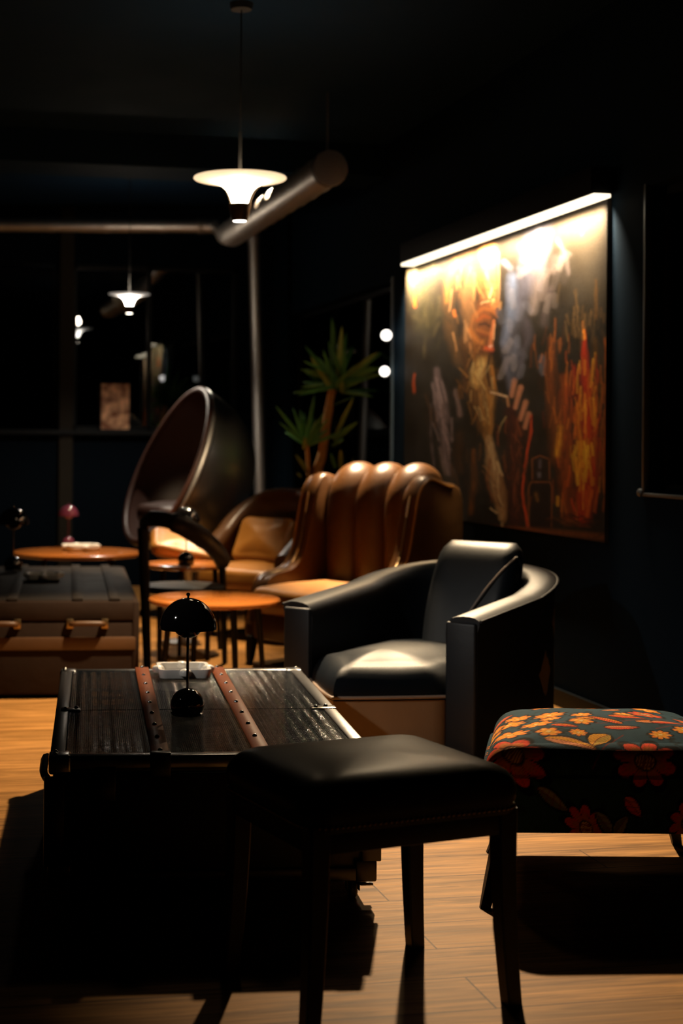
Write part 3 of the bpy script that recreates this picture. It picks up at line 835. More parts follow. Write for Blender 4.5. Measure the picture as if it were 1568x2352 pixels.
def rivet_bm(r=.007, h=.005): return lathe([(0, h), (r * .5, h * .86), (r * .86, h * .5), (r, 0), (r, -.002)], 12)
riv = None
def rivet(parent, loc, m='bright_steel', r=.007, rot=None, name='rivet'):
    o = build(name, rivet_bm(r, r * .95), M[m], parent); o.location = loc
    if rot: o.rotation_euler = rot
    return o
rv0 = None
for fx in (.335, .648):
    xs = -hw + TW * fx; w2 = .0235
    prof = [(-.009, TZ - .05), (-.009, TZ + .001), (.0, TZ + .008), (.02, TZ + .0075), (mid, TZ + .0075), (TD - .02, TZ + .008), (TD + .005, TZ + .004), (TD + .009, TZ - .05)]
    rings = [[(xs - w2, y, z), (xs - w2 + .002, y, z + .003), (xs + w2 - .002, y, z + .003), (xs + w2, y, z), (xs, y, z - .003)] for y, z in prof]
    st = build('strap', loft([[Vector(p) for p in r] for r in rings]), M['strap'], TR, ang=60)
    for k in range(9):
        y = .02 + (TD - .045) * k / 8
        if rv0 is None: rv0 = rivet(st, (xs, y, TZ + .0105))
        else:
            c = rv0.copy(); C.objects.link(c); c.parent = st; c.location = (xs, y, TZ + .0105)
    build('strap_tip', bx((xs - w2 - .003, -.016, TZ - .052), (xs + w2 + .003, .012, TZ + .0125), .004), M['trim_dark'], st)
# corner caps, side hinges, bottom band
for sx_ in (-1, 1):
    for y0, y1 in ((-.003, .06), (TD - .06, TD + .003)):
        x0, x1 = (hw - .055, hw + .003) if sx_ > 0 else (-hw - .003, -hw + .055)
        cp = build('corner_cap', bx((x0, y0, TZ - .045), (x1, y1, TZ + .005), .008, 3), M['steel'], TR)
        for q in (.25, .75):
            c = rv0.copy(); C.objects.link(c); c.parent = cp; c.location = (x0 + (x1 - x0) * (.3 if sx_ < 0 else .7), y0 + (y1 - y0) * q, TZ + .004)
        build('corner_cap', bx((x0, y0, zb - .003), (x1, y1, zb + .055), .006, 3), M['trim_dark'], TR)
    h = build('hinge', bx((sx_ * (hw - .045) - .03, mid - .02, TZ - .02), (sx_ * (hw - .045) + .045 * (sx_ > 0) + .03 * (sx_ < 0), mid + .02, TZ + .006), .003), M['bright_steel' if sx_ > 0 else 'steel'], TR)
    for q in (-1, 1):
        c = rv0.copy(); C.objects.link(c); c.parent = h; c.location = (sx_ * (hw - .045) + q * .016, mid + .008 * q, TZ + .006)
build('bottom_band', bx((-hw, -.002, zb), (hw, .01, zb + .035), .003), M['trim_dark'], TR)
for s in (-1, 1):
    build('corner_post', bx((s * hw - .026 - .012 * s, -.003, zb + .05), (s * hw + .026 - .012 * s, .012, TZ - .05), .003), M['trim_dark'], TR)
    lt = build('latch', bx((s * .28 - .028, -.014, TZ - .115), (s * .28 + .028, .008, TZ - .03), .005), M['trim_dark'], TR)
def caster(x, y):
    b = bmesh.new()
    box(b, (x - .025, y - .025, zb - .006), (x + .025, y + .025, zb), .002)
    box(b, (x - .018, y - .012, .022), (x - .014, y + .016, zb - .004), .001); box(b, (x + .014, y - .012, .022), (x + .018, y + .016, zb - .004), .001)
    o = build('caster', b, M['rubber'], TR)
    wl = build('wheel', lathe([(0, -.011), (.02, -.011), (.025, -.006), (.025, .006), (.02, .011), (0, .011)], 20, None, Matrix.Translation((x, y + .004, .025)) @ Matrix.Rotation(PI / 2, 4, 'Y')), M['rubber'], o)
    return o
for x in (-hw + .07, hw - .05):
    for y in (.06, TD - .06): caster(x, y)
build('brake_lever', bx((hw - .035, .03, .040), (hw + .0, .05, .047), .002), M['trim_dark'], TR)
hd = tube(spline([(-hw - .004, .16, TZ - .10), (-hw - .02, .2, TZ - .085), (-hw - .022, .3, TZ - .08), (-hw - .02, .4, TZ - .085), (-hw - .004, .44, TZ - .10)], 6), .011, 8)
build('side_handle', hd, M['black_leather'], TR)

# ================================================================== dome table lamps
def dome_lamp(label, loc, m, s=1., group='dome table lamps'):
    t = thing('table_lamp', label, 'table lamp', loc, 0, group)
    t.scale = (s, s, s)
    base = [(0, 0), (.046, 0), (.049, .006)] + [(.05 * math.cos(a), .03 + .048 * math.sin(a)) for a in np.linspace(-.45, PI / 2, 14)[:-1]] + [(.006, .078)]
    build('base', lathe(base, 48), M[m], t)
    build('stem', cyl((0, 0, .07), (0, 0, .25), .0042), M[m], t)
    R1 = .084
    zc = .254
    out = [(R1 * math.cos(a), zc + R1 * 1.06 * math.sin(a)) for a in np.linspace(-.02, PI / 2 - .02, 18)]
    inn = [((R1 - .002) * math.cos(a), zc + (R1 - .002) * 1.06 * math.sin(a)) for a in np.linspace(PI / 2 - .02, -.02, 12)]
    sh = build('shade', lathe(out + [(0, zc + R1 * 1.06), ] + inn, 56), M[m], t)
    build('finial', lathe([(.003, zc + R1 * 1.05), (.0035, zc + R1 * 1.05 + .006), (.006, zc + R1 * 1.05 + .009), (.0055, zc + R1 * 1.05 + .014), (.003, zc + R1 * 1.05 + .016), (0, zc + R1 * 1.05 + .0165)], 14), M[m], sh)
    R2 = .047
    bowl = [(0, zc - .03)] + [(R2 * math.sin(a), zc + .018 - .048 * math.cos(a)) for a in np.linspace(.1, PI / 2, 14)] + [(R2 - .002, zc + .03), (0, zc + .03)]
    build('lower_bowl', lathe(bowl, 40), M[m], t)
    return t
lampA = dome_lamp('glossy black dome table lamp standing on the black trunk', GP(430, 1641, TZ + .001), 'gloss_black')

def ashtray(label, loc, rz, s=1.):
    t = thing('ashtray', label, 'ashtray', loc, rz, 'white ceramic ashtrays'); t.scale = (s, s, s)
    b = bmesh.new(); o = rrect(-.09, -.09, .09, .09, .025); n = len(o)
    def ring(k, z): return [Vector((p[0] * k, p[1] * k, z)) for p in o]
    rings = [ring(.86, 0), ring(.94, .004), ring(1., .03), ring(.985, .034), ring(.86, .033), ring(.78, .014), ring(.7, .010)]
    build('dish', loft(rings), M['white_china'], t)
    for k in range(4):
        a = PI / 2 * k
        c = Vector((math.cos(a), math.sin(a), 0)) * .086
        bb = lathe([(0, .0375), (.012, .036), (.019, .031), (.021, .024), (.018, .014), (0, .01)], 20, None, Matrix.Translation(c))
        build('cigarette_rest', bb, M['white_china'], t)
    return t
aY = GP(421, 1550, TZ)
ash = ashtray('white square ashtray lying at the far edge of the black trunk', GP(421, 1552, TZ + .003), rzT + R(1))

# ================================================================== upholstered stool in front
ZN = .425
cN, cRt, cLf = GP(712, 1905, ZN), GP(1210, 1852, ZN), GP(501, 1798, ZN)
ax = ((cRt - cN)); ay = (cLf - cN)
SW, SD = ax.length, ay.length
ctr = cN + (ax + ay) / 2
rzS = math.atan2(ax.y, ax.x)
ang_ = math.degrees(math.acos(ax.normalized().dot(ay.normalized())))
print('stool', SW, SD, ang_)
rzS = .5 * (rzS + math.atan2(ay.y, ay.x) - PI / 2)
ST = thing('leather_stool', 'black leather bench stool with nailhead trim and tapered black legs', 'stool', (ctr.x, ctr.y, 0), rzS)
o = rrect(-SW / 2, -SD / 2, SW / 2, SD / 2, .055, 9)
def stool_seat():
    b = bmesh.new(); c = Vector((0, 0))
    oo = [Vector(p) for p in o]; rings = []
    for k, z in ((.985, .41), (1., .415), (1.0, .43), (1.012, .44), (1.018, .455), (1.01, .47), (.99, .482), (.955, .4935), (.90, .503), (.83, .5095), (.74, .514), (.6, .518), (.4, .521), (.15, .5225)):
        rings.append([Vector((p.x * k, p.y * k - (1 - k) * 0, z)) for p in oo])
    return loft(rings)
build('seat', stool_seat(), M['black_leather_stool'], ST, ang=70)
build('apron', bx((-SW / 2 + .012, -SD / 2 + .012, .365), (SW / 2 - .012, SD / 2 - .012, .42), .004), M['black_wood'], ST)
nb = bmesh.new()
per = rrect(-SW / 2 - .001, -SD / 2 - .001, SW / 2 + .001, SD / 2 + .001, .055, 9)
acc = 0
for i, p in enumerate(per):
    q = per[(i + 1) % len(per)]; d = math.dist(p, q)
    while acc < d:
        t = acc / d; x, y = p[0] + (q[0] - p[0]) * t, p[1] + (q[1] - p[1]) * t
        bmesh.ops.create_uvsphere(nb, u_segments=8, v_segments=5, radius=.0036, matrix=Matrix.Translation((x, y, .423)))
        acc += .0125
    acc -= d
build('nailhead_trim', nb, M['nail'], ST)
def stool_leg(sx, sy):
    x, y = sx * (SW / 2 - .032), sy * (SD / 2 - .032)
    rings = []
    for t in np.linspace(0, 1, 9):
        w = .0235 - .006 * t
        cx, cy = x + sx * .018 * (t ** 2.2), y + sy * .010 * (t ** 2.2)
        z = .42 * (1 - t)
        rings.append([Vector((cx + a * w, cy + b * w, z)) for a, b in ((-1, -.82), (-.82, -1), (.82, -1), (1, -.82), (1, .82), (.82, 1), (-.82, 1), (-1, .82))])
    return loft(rings)
for sx_ in (-1, 1):
    for sy_ in (-1, 1): build('leg', stool_leg(sx_, sy_), M['black_wood'], ST)

# ================================================================== floral pouf
def pouf():
    zB, zT = .175, .398
    f0 = GP(1108, 1912, zB)                # front-left lower corner
    f1 = GP(1600, 1916, zB)
    e = (f1 - f0).normalized()
    rz = math.atan2(e.y, e.x)
    t = thing('floral_footstool', 'upholstered footstool covered in dark floral fabric, on splayed black legs', 'footstool', (f0.x, f0.y, 0), rz)
    Wd, Dp = .80, .62
    # plan outline in local coordinates: the left side runs along the line of sight
    ob = [(0, 0), (Wd, 0), (Wd - .10, Dp), (.145, Dp)]
    pts = []
    rr = .07
    n = 4
    for i in range(4):
        p0, p1, p2 = Vector(ob[i - 1]), Vector(ob[i]), Vector(ob[(i + 1) % 4])
        a, b = p1 + (p0 - p1).normalized() * rr, p1 + (p2 - p1).normalized() * rr
        for k in range(13):
            s = k / 12; pts.append(a * (1 - s) ** 2 + p1 * 2 * s * (1 - s) + b * s * s)
    # resample finely
    dense = []
    tot = sum((pts[(i + 1) % len(pts)] - pts[i]).length for i in range(len(pts)))
    NP = 620; step = tot / NP; accd = 0
    for i in range(len(pts)):
        p, q = pts[i], pts[(i + 1) % len(pts)]; d = (q - p).length
        while accd < d and len(dense) < NP:
            dense.append(p.lerp(q, accd / d)); accd += step
        accd -= d
    c = Vector((Wd * .5, Dp * .5))
    rows = []    # (inset, z, arc)
    er = .078
    arc = 0
    prof = []
    for z in np.linspace(zB, zT - er, 50): prof.append((0.012 * math.sin((z - zB) / (zT - zB) * PI) * -1, z))
    for k in range(1, 25):
        a = k / 24 * PI / 2; prof.append((er * (1 - math.cos(a)), zT - er + er * math.sin(a)))
    rows = []
    lens = [0]
    for (i0, z0), (i1, z1) in zip(prof, prof[1:]): lens.append(lens[-1] + math.hypot(i1 - i0, z1 - z0))
    P = np.array([[p.x, p.y] for p in dense]); cc = np.array([c.x, c.y]); dd = P - cc; ll = np.linalg.norm(dd, axis=1)[:, None]
    V_, UVc = [], []
    for (ins, z), ln in zip(prof, lens):
        xy = cc + dd * (1 - ins / ll)
        V_.append(np.c_[xy, np.full(NP, z)]); 
        UVc.append(P + dd / ll * (lens[-1] - ln) * 1.0 - dd / ll * er)
    top0 = cc + dd * (1 - er / ll)
    NT_ = 64
    for k in range(1, NT_):
        s = 1 - k / NT_; xy = cc + (top0 - cc) * s
        V_.append(np.c_[xy, np.full(NP, zT + .036 * (1 - s * s))]); UVc.append(xy)
    V_ = np.array(V_); UVc = np.array(UVc); NR = len(V_)
    v = V_.reshape(-1, 3); q = UVc.reshape(-1, 2)
    fs = []
    for r in range(NR - 1):
        i = np.arange(NP); j = (i + 1) % NP
        fs.append(np.c_[r * NP + i, r * NP + j, (r + 1) * NP + j, (r + 1) * NP + i])
    fs = np.concatenate(fs).tolist(); fs.append(list(range((NR - 1) * NP, NR * NP))); fs.append(list(range(NP - 1, -1, -1)))
    me = bpy.data.meshes.new('seat'); me.from_pydata(v.tolist(), [], fs)
    for pl_ in me.polygons: pl_.use_smooth = True
    # ---- printed pattern
    x, y = q[:, 0], q[:, 1]
    col = np.zeros((len(x), 3)); col[:] = lin(40, 66, 78)
    col *= (.8 + .4 * fbm(x * 30 + 40, y * 30 + 40, 61))[:, None]
    dark = lin(20, 18, 16)
    def put(m, c_):
        nonlocal col
        m = np.clip(m, 0, 1)[:, None]; col = col * (1 - m) + m * np.asarray(c_)
    def flower(cx, cy, r, n, cols, rot=0., sq=1., inner=.35):
        a = np.arctan2((y - cy) / sq, x - cx) - rot; d = np.hypot(x - cx, (y - cy) / sq) / r
        pet = np.abs(np.cos(a * n / 2)) ** .5
        rad = .42 + .58 * pet
        put((rad * 1.27 - d) * 26, dark)
        k = d / np.maximum(rad, .01)
        put((rad - d) * 30, lin(*cols[0]))
        put(np.clip((.75 - k) * 6, 0, .9), lin(*cols[1]))
        edge = np.clip(1 - np.abs(np.cos(a * n / 2)) * 5, 0, 1) * (d < rad) * (d > inner * .9)
        put(edge * .9, dark)
        vein = np.clip(np.cos(a * n * 4.) * 2 - 1.2, 0, .45) * (k > .45) * (k < .95); put(vein, lin(*cols[2]))
        put((inner - d) * 20, dark); put((inner * .82 - d) * 24, lin(*cols[2]))
        sp = np.clip(np.sin(x * 900) * np.sin(y * 900) * 3, 0, 1) * (d < inner * .75); put(sp, lin(240, 205, 150))
    def leaf(x0, y0, x1, y1, w, c1, c2, bend=0.):
        L2 = math.hypot(x1 - x0, y1 - y0); ux, uy = (x1 - x0) / L2, (y1 - y0) / L2
        s = ((x - x0) * ux + (y - y0) * uy) / L2; h = -(x - x0) * uy + (y - y0) * ux
        h = h - bend * np.sin(np.clip(s, 0, 1) * PI)
        wd = w * np.sin(np.clip(s, 0, 1) ** .75 * PI) ** .8 + 1e-5
        ins = (s > 0) * (s < 1)
        put(ins * (wd * 1.2 + .0055 - np.abs(h)) * 500, dark); put(ins * (wd - np.abs(h)) * 700, lin(*c1))
        put(ins * (wd * .9 - np.abs(h)) * 500 * (h > 0) * .8, lin(*c2))
        put(ins * np.clip(np.sin(s * 90 + h * 300) * 2 - 1.1, 0, .6) * (np.abs(h) < wd), lin(120, 60, 30))
        put(ins * (.0016 - np.abs(h)) * 1200, lin(120, 46, 26))
    def stem(pts_, w=.0022, c_=(120, 44, 30)):
        for (a, b), (c0, d0_) in zip(pts_, pts_[1:]):
            l2 = (c0 - a) ** 2 + (d0_ - b) ** 2
            s = np.clip(((x - a) * (c0 - a) + (y - b) * (d0_ - b)) / l2, 0, 1)
            put((w - np.hypot(x - a - s * (c0 - a), y - b - s * (d0_ - b))) * 900, lin(*c_))
    bl = fbm(x * 42 + 9, y * 42 + 9, 71); put((bl - .62) * 9, lin(34, 44, 44))
    OR, YE, CO, PI_ = (236, 122, 16), (230, 156, 40), (232, 74, 40), (222, 140, 92)
    rs = random.Random(5)
    stem([(.05, .16), (.2, .22), (.36, .2), (.55, .26), (.75, .22)]); stem([(.28, -.02), (.34, .06), (.40, .12)]); stem([(.5, .16), (.6, .2), (.7, .36)])
    for cx, cy, r in ((.10, .16, .055), (.19, .24, .045), (.13, .33, .05), (.25, .35, .045), (.31, .22, .035), (.20, .13, .035), (.06, .27, .04), (.08, .36, .045), (.17, .40, .04), (.24, .29, .03), (.28, .13, .025), (.33, .30, .03), (.45, .30, .03), (.64, .30, .04), (.50, .12, .03), (.57, .15, .028), (.66, .10, .035), (.38, .46, .05), (.55, .44, .045), (.70, .40, .05), (.27, .50, .04)):
        flower(cx, cy, r, rs.choice([6, 7, 8]), [OR, YE, (240, 200, 120)], rs.random() * 3, .9, .22)
    for cx, cy, r in ((.078, .015, .085), (.43, .0, .088), (.66, .04, .08), (.60, -.15, .07), (.20, -.17, .075), (-.05, .25, .06), (-.10, .5, .07), (.86, .35, .08), (.52, .33, .05)):
        flower(cx, cy, r, rs.choice([8, 9, 7]), [CO, (206, 120, 50), (150, 74, 40)], rs.random() * 3, .85, .38)
    for l_ in ((.18, .09, .31, .03, .022, PI_, YE, .012), (.36, .12, .30, .05, .026, YE, (190, 150, 60), -.01), (.22, .19, .29, .17, .012, CO, OR, 0), (.36, .17, .46, .17, .013, CO, PI_, 0), (.46, .22, .56, .21, .012, PI_, OR, 0), (.38, .24, .30, .26, .012, OR, YE, 0), (.40, .28, .50, .25, .014, CO, OR, 0), (.50, .21, .60, .23, .016, CO, PI_, 0), (.60, .22, .76, .25, .02, YE, OR, .01),
               (.42, .2, .34, .27, .013, OR, CO, 0), (.10, -.06, .16, -.12, .02, (110, 116, 96), (150, 150, 120), 0), (.30, -.19, .25, -.13, .02, (150, 156, 130), (110, 116, 96), 0), (.31, -.20, .37, -.15, .02, (150, 156, 130), (110, 116, 96), 0),
               (.36, -.10, .42, -.15, .018, CO, OR, 0), (.08, .44, .17, .47, .02, CO, PI_, 0), (.6, .34, .66, .30, .016, CO, PI_, 0), (.46, .38, .40, .36, .014, PI_, OR, 0)):
        leaf(*l_)
    at = me.color_attributes.new('paint', 'FLOAT_COLOR', 'POINT')
    bf = np.ones((len(x), 4), np.float32); bf[:, :3] = col; at.data.foreach_set('color', bf.ravel())
    link('seat', me, M['floral'], t)
    rzi = Matrix.Rotation(-rz, 3, 'Z')
    loc = Vector((f0.x, f0.y, 0))
    for pw, topxy in ((GP(1113, 2086), (.075, .075)), (GP(1127, 1958), (.20, .46)), (None, (Wd - .08, .075)), (None, (Wd - .17, .5))):
        if pw is None: b_ = Vector((topxy[0] + .05, topxy[1] + (-.05 if topxy[1] < .2 else .05), 0))
        else: b_ = rzi @ (pw - loc); b_.z = 0
        build('leg', taper_leg((topxy[0], topxy[1], zB + .02), b_, .046, .026), M['black_wood'], t)
    return t
pouf()

# ================================================================== tub armchairs
def tub_shell(hw_, yf_, yb, th, hf, hr, z0=.03, n_arc=26, roll=.012):
    """U-shaped padded wall: arms at x=+-hw_, front at yf_, the back curve is an ellipse reaching yb"""
    path = []
    for k in range(9): path.append((-hw_, yf_ + (0 - yf_) * k / 9, (k / 9) * .35))
    for k in range(n_arc + 1):
        a = PI - PI * k / n_arc; s = max(0., math.sin(a))
        ca = math.copysign(abs(math.cos(a)) ** .8, math.cos(a)); sa = s ** .8
        path.append((hw_ * ca, yb * sa, .35 + .65 * sa))
    for k in range(1, 10): path.append((hw_, 0 + (yf_ - 0) * k / 9, (1 - k / 9) * .35))
    rings = []; tops = []
    for i, (x, y, s) in enumerate(path):
        xa_, ya_, _ = path[max(i - 1, 0)]; xb_, yb_, _ = path[min(i + 1, len(path) - 1)]
        t = Vector((xb_ - xa_, yb_ - ya_, 0)).normalized(); nrm = Vector((-t.y, t.x, 0))
        h = hf + (hr - hf) * s; p = Vector((x, y, 0)); w = th / 2
        pr = [(w * .96, z0), (w, z0 + .02), (w, h * .5), (w, h - .05), (w + roll * .6, h - .03), (w + roll * .6, h - .012), (w * .85, h - .002), (w * .5, h + .002), (w * .1, h + .002), (-w * .35, h - .001), (-w * .7, h - .008), (-w * .95, h - .026), (-w - roll * .3, h - .06), (-w - roll * .2, h - .09), (-w, h - .13), (-w, h * .5), (-w, z0)]
        rings.append([p + nrm * a + Vector((0, 0, b)) for a, b in pr])
        tops.append(p + nrm * (w + roll) + Vector((0, 0, h - .012)))
    return loft(rings), tops, path
def arm_facing(x, y, th, h, z0=.03, roll=.012):
    w = th / 2 + roll * .4
    b = bmesh.new(); box(b, (x - w, y - .012, z0), (x + w, y + .01, h - .012), .009, 3)
    return b

def leather_patches(k_name, col):
    """black leather with two worn, pale scuffs low on the back"""
    m = leather(k_name, col, .48, .10, .5); nt = m.node_tree; b = nt.nodes['Principled BSDF']
    src = b.inputs['Base Color'].links[0].from_socket
    geo = nt.nodes.new('ShaderNodeTexCoord'); nz = nt.nodes.new('ShaderNodeTexNoise'); nz.inputs['Scale'].default_value = 14.; nz.inputs['Detail'].default_value = 4.
    nt.links.new(geo.outputs['Object'], nz.inputs['Vector'])
    prev = src
    sp = nt.nodes.new('ShaderNodeSeparateXYZ'); nt.links.new(geo.outputs['Object'], sp.inputs[0])
    def mth(op, a_, b_=None):
        n_ = nt.nodes.new('ShaderNodeMath'); n_.operation = op
        for i_, q_ in enumerate((a_, b_)):
            if q_ is None: continue
            if isinstance(q_, (int, float)): n_.inputs[i_].default_value = q_
            else: nt.links.new(q_, n_.inputs[i_])
        return n_.outputs[0]
    right = mth('GREATER_THAN', sp.outputs[0], .2)
    for cy_, cz_, hy_, hz_ in ((.075, .315, .060, .085), (.205, .50, .05, .06), (.215, .335, .035, .07)):
        d_ = mth('ADD', mth('MULTIPLY', mth('ABSOLUTE', mth('SUBTRACT', sp.outputs[1], cy_)), 1 / hy_), mth('MULTIPLY', mth('ABSOLUTE', mth('SUBTRACT', sp.outputs[2], cz_)), 1 / hz_))
        d_ = mth('ADD', d_, mth('MULTIPLY', mth('SUBTRACT', nz.outputs['Fac'], .5), 1.1))
        mask = mth('MULTIPLY', mth('LESS_THAN', d_, 1.), right)
        mx = nt.nodes.new('ShaderNodeMix'); mx.data_type = 'RGBA'; mx.inputs[7].default_value = (.36, .25, .13, 1)
        nt.links.new(mask, mx.inputs[0]); nt.links.new(prev, mx.inputs[6]); prev = mx.outputs[2]
    nt.links.new(prev, b.inputs['Base Color'])
    return m, nt, geo, nz, prev

AZ = 38.0
lf, rf_ = GP(672, 1387, .575), GP(1070, 1413, .575)
cmid = (lf + rf_) / 2
HWc, YF, YB = .355, -.48, .37
axd = W(math.sin(R(AZ)), math.cos(R(AZ)))                         # towards the back of the chair
loc = cmid + axd * (-YF)
CH = thing('tub_armchair', 'black leather tub armchair with high curved arms beside the black trunk', 'armchair', (loc.x, loc.y, 0), yaw(AZ))
sb, tops, path = tub_shell(HWc, YF, YB, .125, .575, .705)
m_shell, nt, geo, nz, prev = leather_patches('scuffed_black_leather', (.0048, .0078, .0120, 1))
shell = build('shell', sb, m_shell, CH, ang=50)
build('piping', tube(tops, .0055, 8), M['black_leather'], shell)
for s in (-1, 1): build('arm_front', arm_facing(s * HWc, YF, .112, .568), M['black_leather'], CH)
def bow(n=18, w=.29, y_end=.0, depth=.29, yback=.52):
    pts = []
    for k in range(n + 1):
        u = -1 + 2 * k / n
        pts.append((w * u, YF + y_end - depth * (1 - abs(u) ** 1.12)))
    return pts
fr = bow()
outl = fr + [(.29, YF + .1), (.29, YF + .3), (.27, .1), (.2, .2), (0, .24), (-.2, .2), (-.27, .1), (-.29, YF + .3), (-.29, YF + .1)]
seat = build('seat_cushion', cushion(outl, .272, .392, .034, .105, bot=.012), leather('black_seat_leather', (.0048, .0078, .0120, 1), .46, .10, .15), CH, ang=60)
ppts = [Vector((p[0] * 1.01, p[1] - .004, .285)) for p in fr]
build('piping', tube(ppts, .0062, 8), M['piping'], seat)
ap = []
for z, k in ((.06, .98), (.16, .985), (.272, .99)):
    ap.append([Vector((p[0] * .995, YF + .04 + (p[1] - YF - .04) * k, z)) for p in fr] + [Vector((.285, YF + .12, z)), Vector((-.285, YF + .12, z))])
apron = build('front_apron', loft(ap), M['apron_leather'], CH, ang=50)
build('seam', tube([(0, YF - .243, .07), (0, YF - .246, .17), (0, YF - .248, .27)], .003, 6), M['apron_leather'], apron)
# reclined back cushion
def back_cushion():
    o = rrect(-.185, -.065, .185, .065, .055, 5)
    rings = []
    for t in np.linspace(0, 1, 18):
        z = .36 + .435 * t; y = .05 + .17 * t
        k = 1.0 if t < .8 else math.sqrt(max(0, 1 - ((t - .8) / .2) ** 2)) * .75 + .25
        kx = 1. if t < .86 else 1 - .16 * ((t - .86) / .14) ** 2
        bul = 1 + .3 * math.sin(PI * min(1, t * 1.1))
        rings.append([Vector((.07 + p[0] * kx * (.93 + .07 * math.sin(PI * t)), y + p[1] * k * bul, z)) for p in o])
    return loft(rings)
bc = build('back_cushion', back_cushion(), M['black_leather'], CH, ang=60)
build('piping', tube(spline([(.055, -.018, .40), (.10, .012, .50), (.155, .045, .60), (.21, .10, .69), (.244, .165, .745)], 6), .0045, 8), M['piping'], bc)
build('piping', tube(spline([(.244, .165, .745), (.252, .19, .70), (.255, .16, .60), (.252, .12, .48)], 6), .0045, 8), M['black_leather'], bc)
for s in (-1, 1):
    for y in (YF + .05, .15): build('foot', cyl((s * .27, y, 0), (s * .27, y, .06), .018, .022), M['black_wood'], CH)

# ---- tan leather easy chair further back
c2 = DP(603, 1260, 9.1)
A2 = 38
C2 = thing('tan_easy_chair', 'tan leather round-backed easy chair with a cushion, behind the round wooden table', 'armchair', (c2.x, c2.y, 0), yaw(A2))
sb2, tops2, _ = tub_shell(.30, -.22, .26, .10, .52, .90, .12)
build('shell', sb2, M['brown_leather'], C2, ang=50)
o2 = [(-.25, -.30), (.25, -.30), (.27, -.1), (.25, .1), (.15, .2), (-.15, .2), (-.25, .1), (-.27, -.1)]
o2 = [tuple(p)[:2] for p in spline([(a, b, 0) for a, b in o2], 4, True)]
build('seat_cushion', cushion(o2, .30, .43, .035, .04), M['tan_leather'], C2, ang=60)
pil = cushion(rrect(-.20, -.15, .20, .15, .05), -.05, .05, .035, .045)
bmesh.ops.transform(pil, matrix=Matrix.Translation((0, .02, .58)) @ Matrix.Rotation(R(62), 4, 'X'), verts=pil.verts)
build('back_cushion', pil, M['tan_leather'], C2, ang=60)
for sx_ in (-1, 1):
    for y in (-.2, .15): build('leg', cyl((sx_ * .23, y, 0), (sx_ * .23, y, .32), .014, .02), M['black_wood'], C2)

# ---- channel-backed wing chair
c3 = DP(830, 1200, 8.0)
A3 = 50
WGp = DP(797, 1200, 7.9)
WG = thing('wing_chair', 'brown leather wing chair with a tall channelled back, in front of the painting', 'armchair', (WGp.x, WGp.y, 0), yaw(A3))
def channel_back():
    prof = spline([(.10, .30), (.13, .55), (.19, .82), (.215, .95), (.25, 1.03), (.31, 1.055), (.37, 1.03), (.40, .95), (.40, .6), (.38, .12)], 6)
    prof = [(p[0], p[1]) for p in [Vector((a.x, a.y)) for a in prof]] if False else [(p.x, p.y) for p in spline([(.19, .30, 0), (.185, .55, 0), (.185, .80, 0), (.20, .91, 0), (.245, .985, 0), (.31, 1.01, 0), (.37, .99, 0), (.40, .92, 0), (.40, .6, 0), (.38, .12, 0)], 6)]
    n = len(prof); nx = 96; rings = []
    for i in range(nx + 1):
        x = -.33 + .66 * i / nx; u = (x + .33) / .66 * 3
        bmp = abs(math.sin(u * PI)) ** .62
        ring = []
        for j, (y, z) in enumerate(prof):
            a, b = prof[max(j - 1, 0)], prof[min(j + 1, n - 1)]
            ty, tz = b[0] - a[0], b[1] - a[1]; l_ = math.hypot(ty, tz)
            ny, nz_ = -tz / l_, ty / l_
            k = .075 * bmp * (1. if j < n * .66 else max(0, 1 - (j - n * .66) / (n * .15)))
            ring.append(Vector((x, y + ny * k, z + nz_ * k)))
        rings.append(ring)
    return loft(rings, caps=True, closed=True)
build('backrest', channel_back(), M['brown_leather'], WG, ang=75)
def wing(s):
    out = spline([(-.30, .10, 0), (-.31, .30, 0), (-.29, .42, 0), (-.22, .47, 0), (-.08, .50, 0), (.0, .60, 0), (.05, .80, 0), (.09, .95, 0), (.17, 1.02, 0), (.30, .99, 0), (.44, .93, 0), (.45, .6, 0), (.43, .10, 0)], 5, True)
    x0, x1 = (.33, .43) if s > 0 else (-.43, -.33)
    c = Vector((.05, .55, 0)); rings = []
    for x, k in ((x0, .95), (x0 + .012, .985), (x0 + .03, 1.), (x1 - .03, 1.), (x1 - .012, .985), (x1, .95)):
        rings.append([Vector((x, c.x + (p.x - c.x) * k, c.y + (p.y - c.y) * k)) for p in out])
    return loft(rings), out
for s in (-1, 1):
    wb, out = wing(s); wg = build('wing', wb, M['brown_leather'], WG, ang=50)
    edge = [Vector((s * .435, .05 + (p.x - .05) * .955, .55 + (p.y - .55) * .955)) for p in out[2:48]]
    build('piping', tube(edge, .006, 8), M['tan_leather'], wg)
    bead = []
    for k in range(12, 34):
        p, q_ = out[k], out[k + 1]
        for e_ in (0, .25, .5, .75): bead.append(Vector((s * .38, .05 + (p.x + (q_.x - p.x) * e_ - .05) * 1.003, .55 + (p.y + (q_.y - p.y) * e_ - .55) * 1.003)))
    build('nailhead_trim', tube(bead, [.007 if k % 2 else .0035 for k in range(len(bead))], 8), M['brass'], wg)
o3 = rrect(-.32, -.42, .32, .12, .06)
build('seat_cushion', cushion(o3, .28, .42, .04, .05), M['tan_leather'], WG, ang=60)
build('seat_rail', bx((-.33, -.38, .14), (.33, .12, .29), .02), M['brown_leather'], WG)
for sx_ in (-1, 1):
    for y in (-.35, .36): build('leg', taper_leg((sx_ * .36, y, .15), (sx_ * .37, y - .01, 0), .05, .03), M['black_wood'], WG)

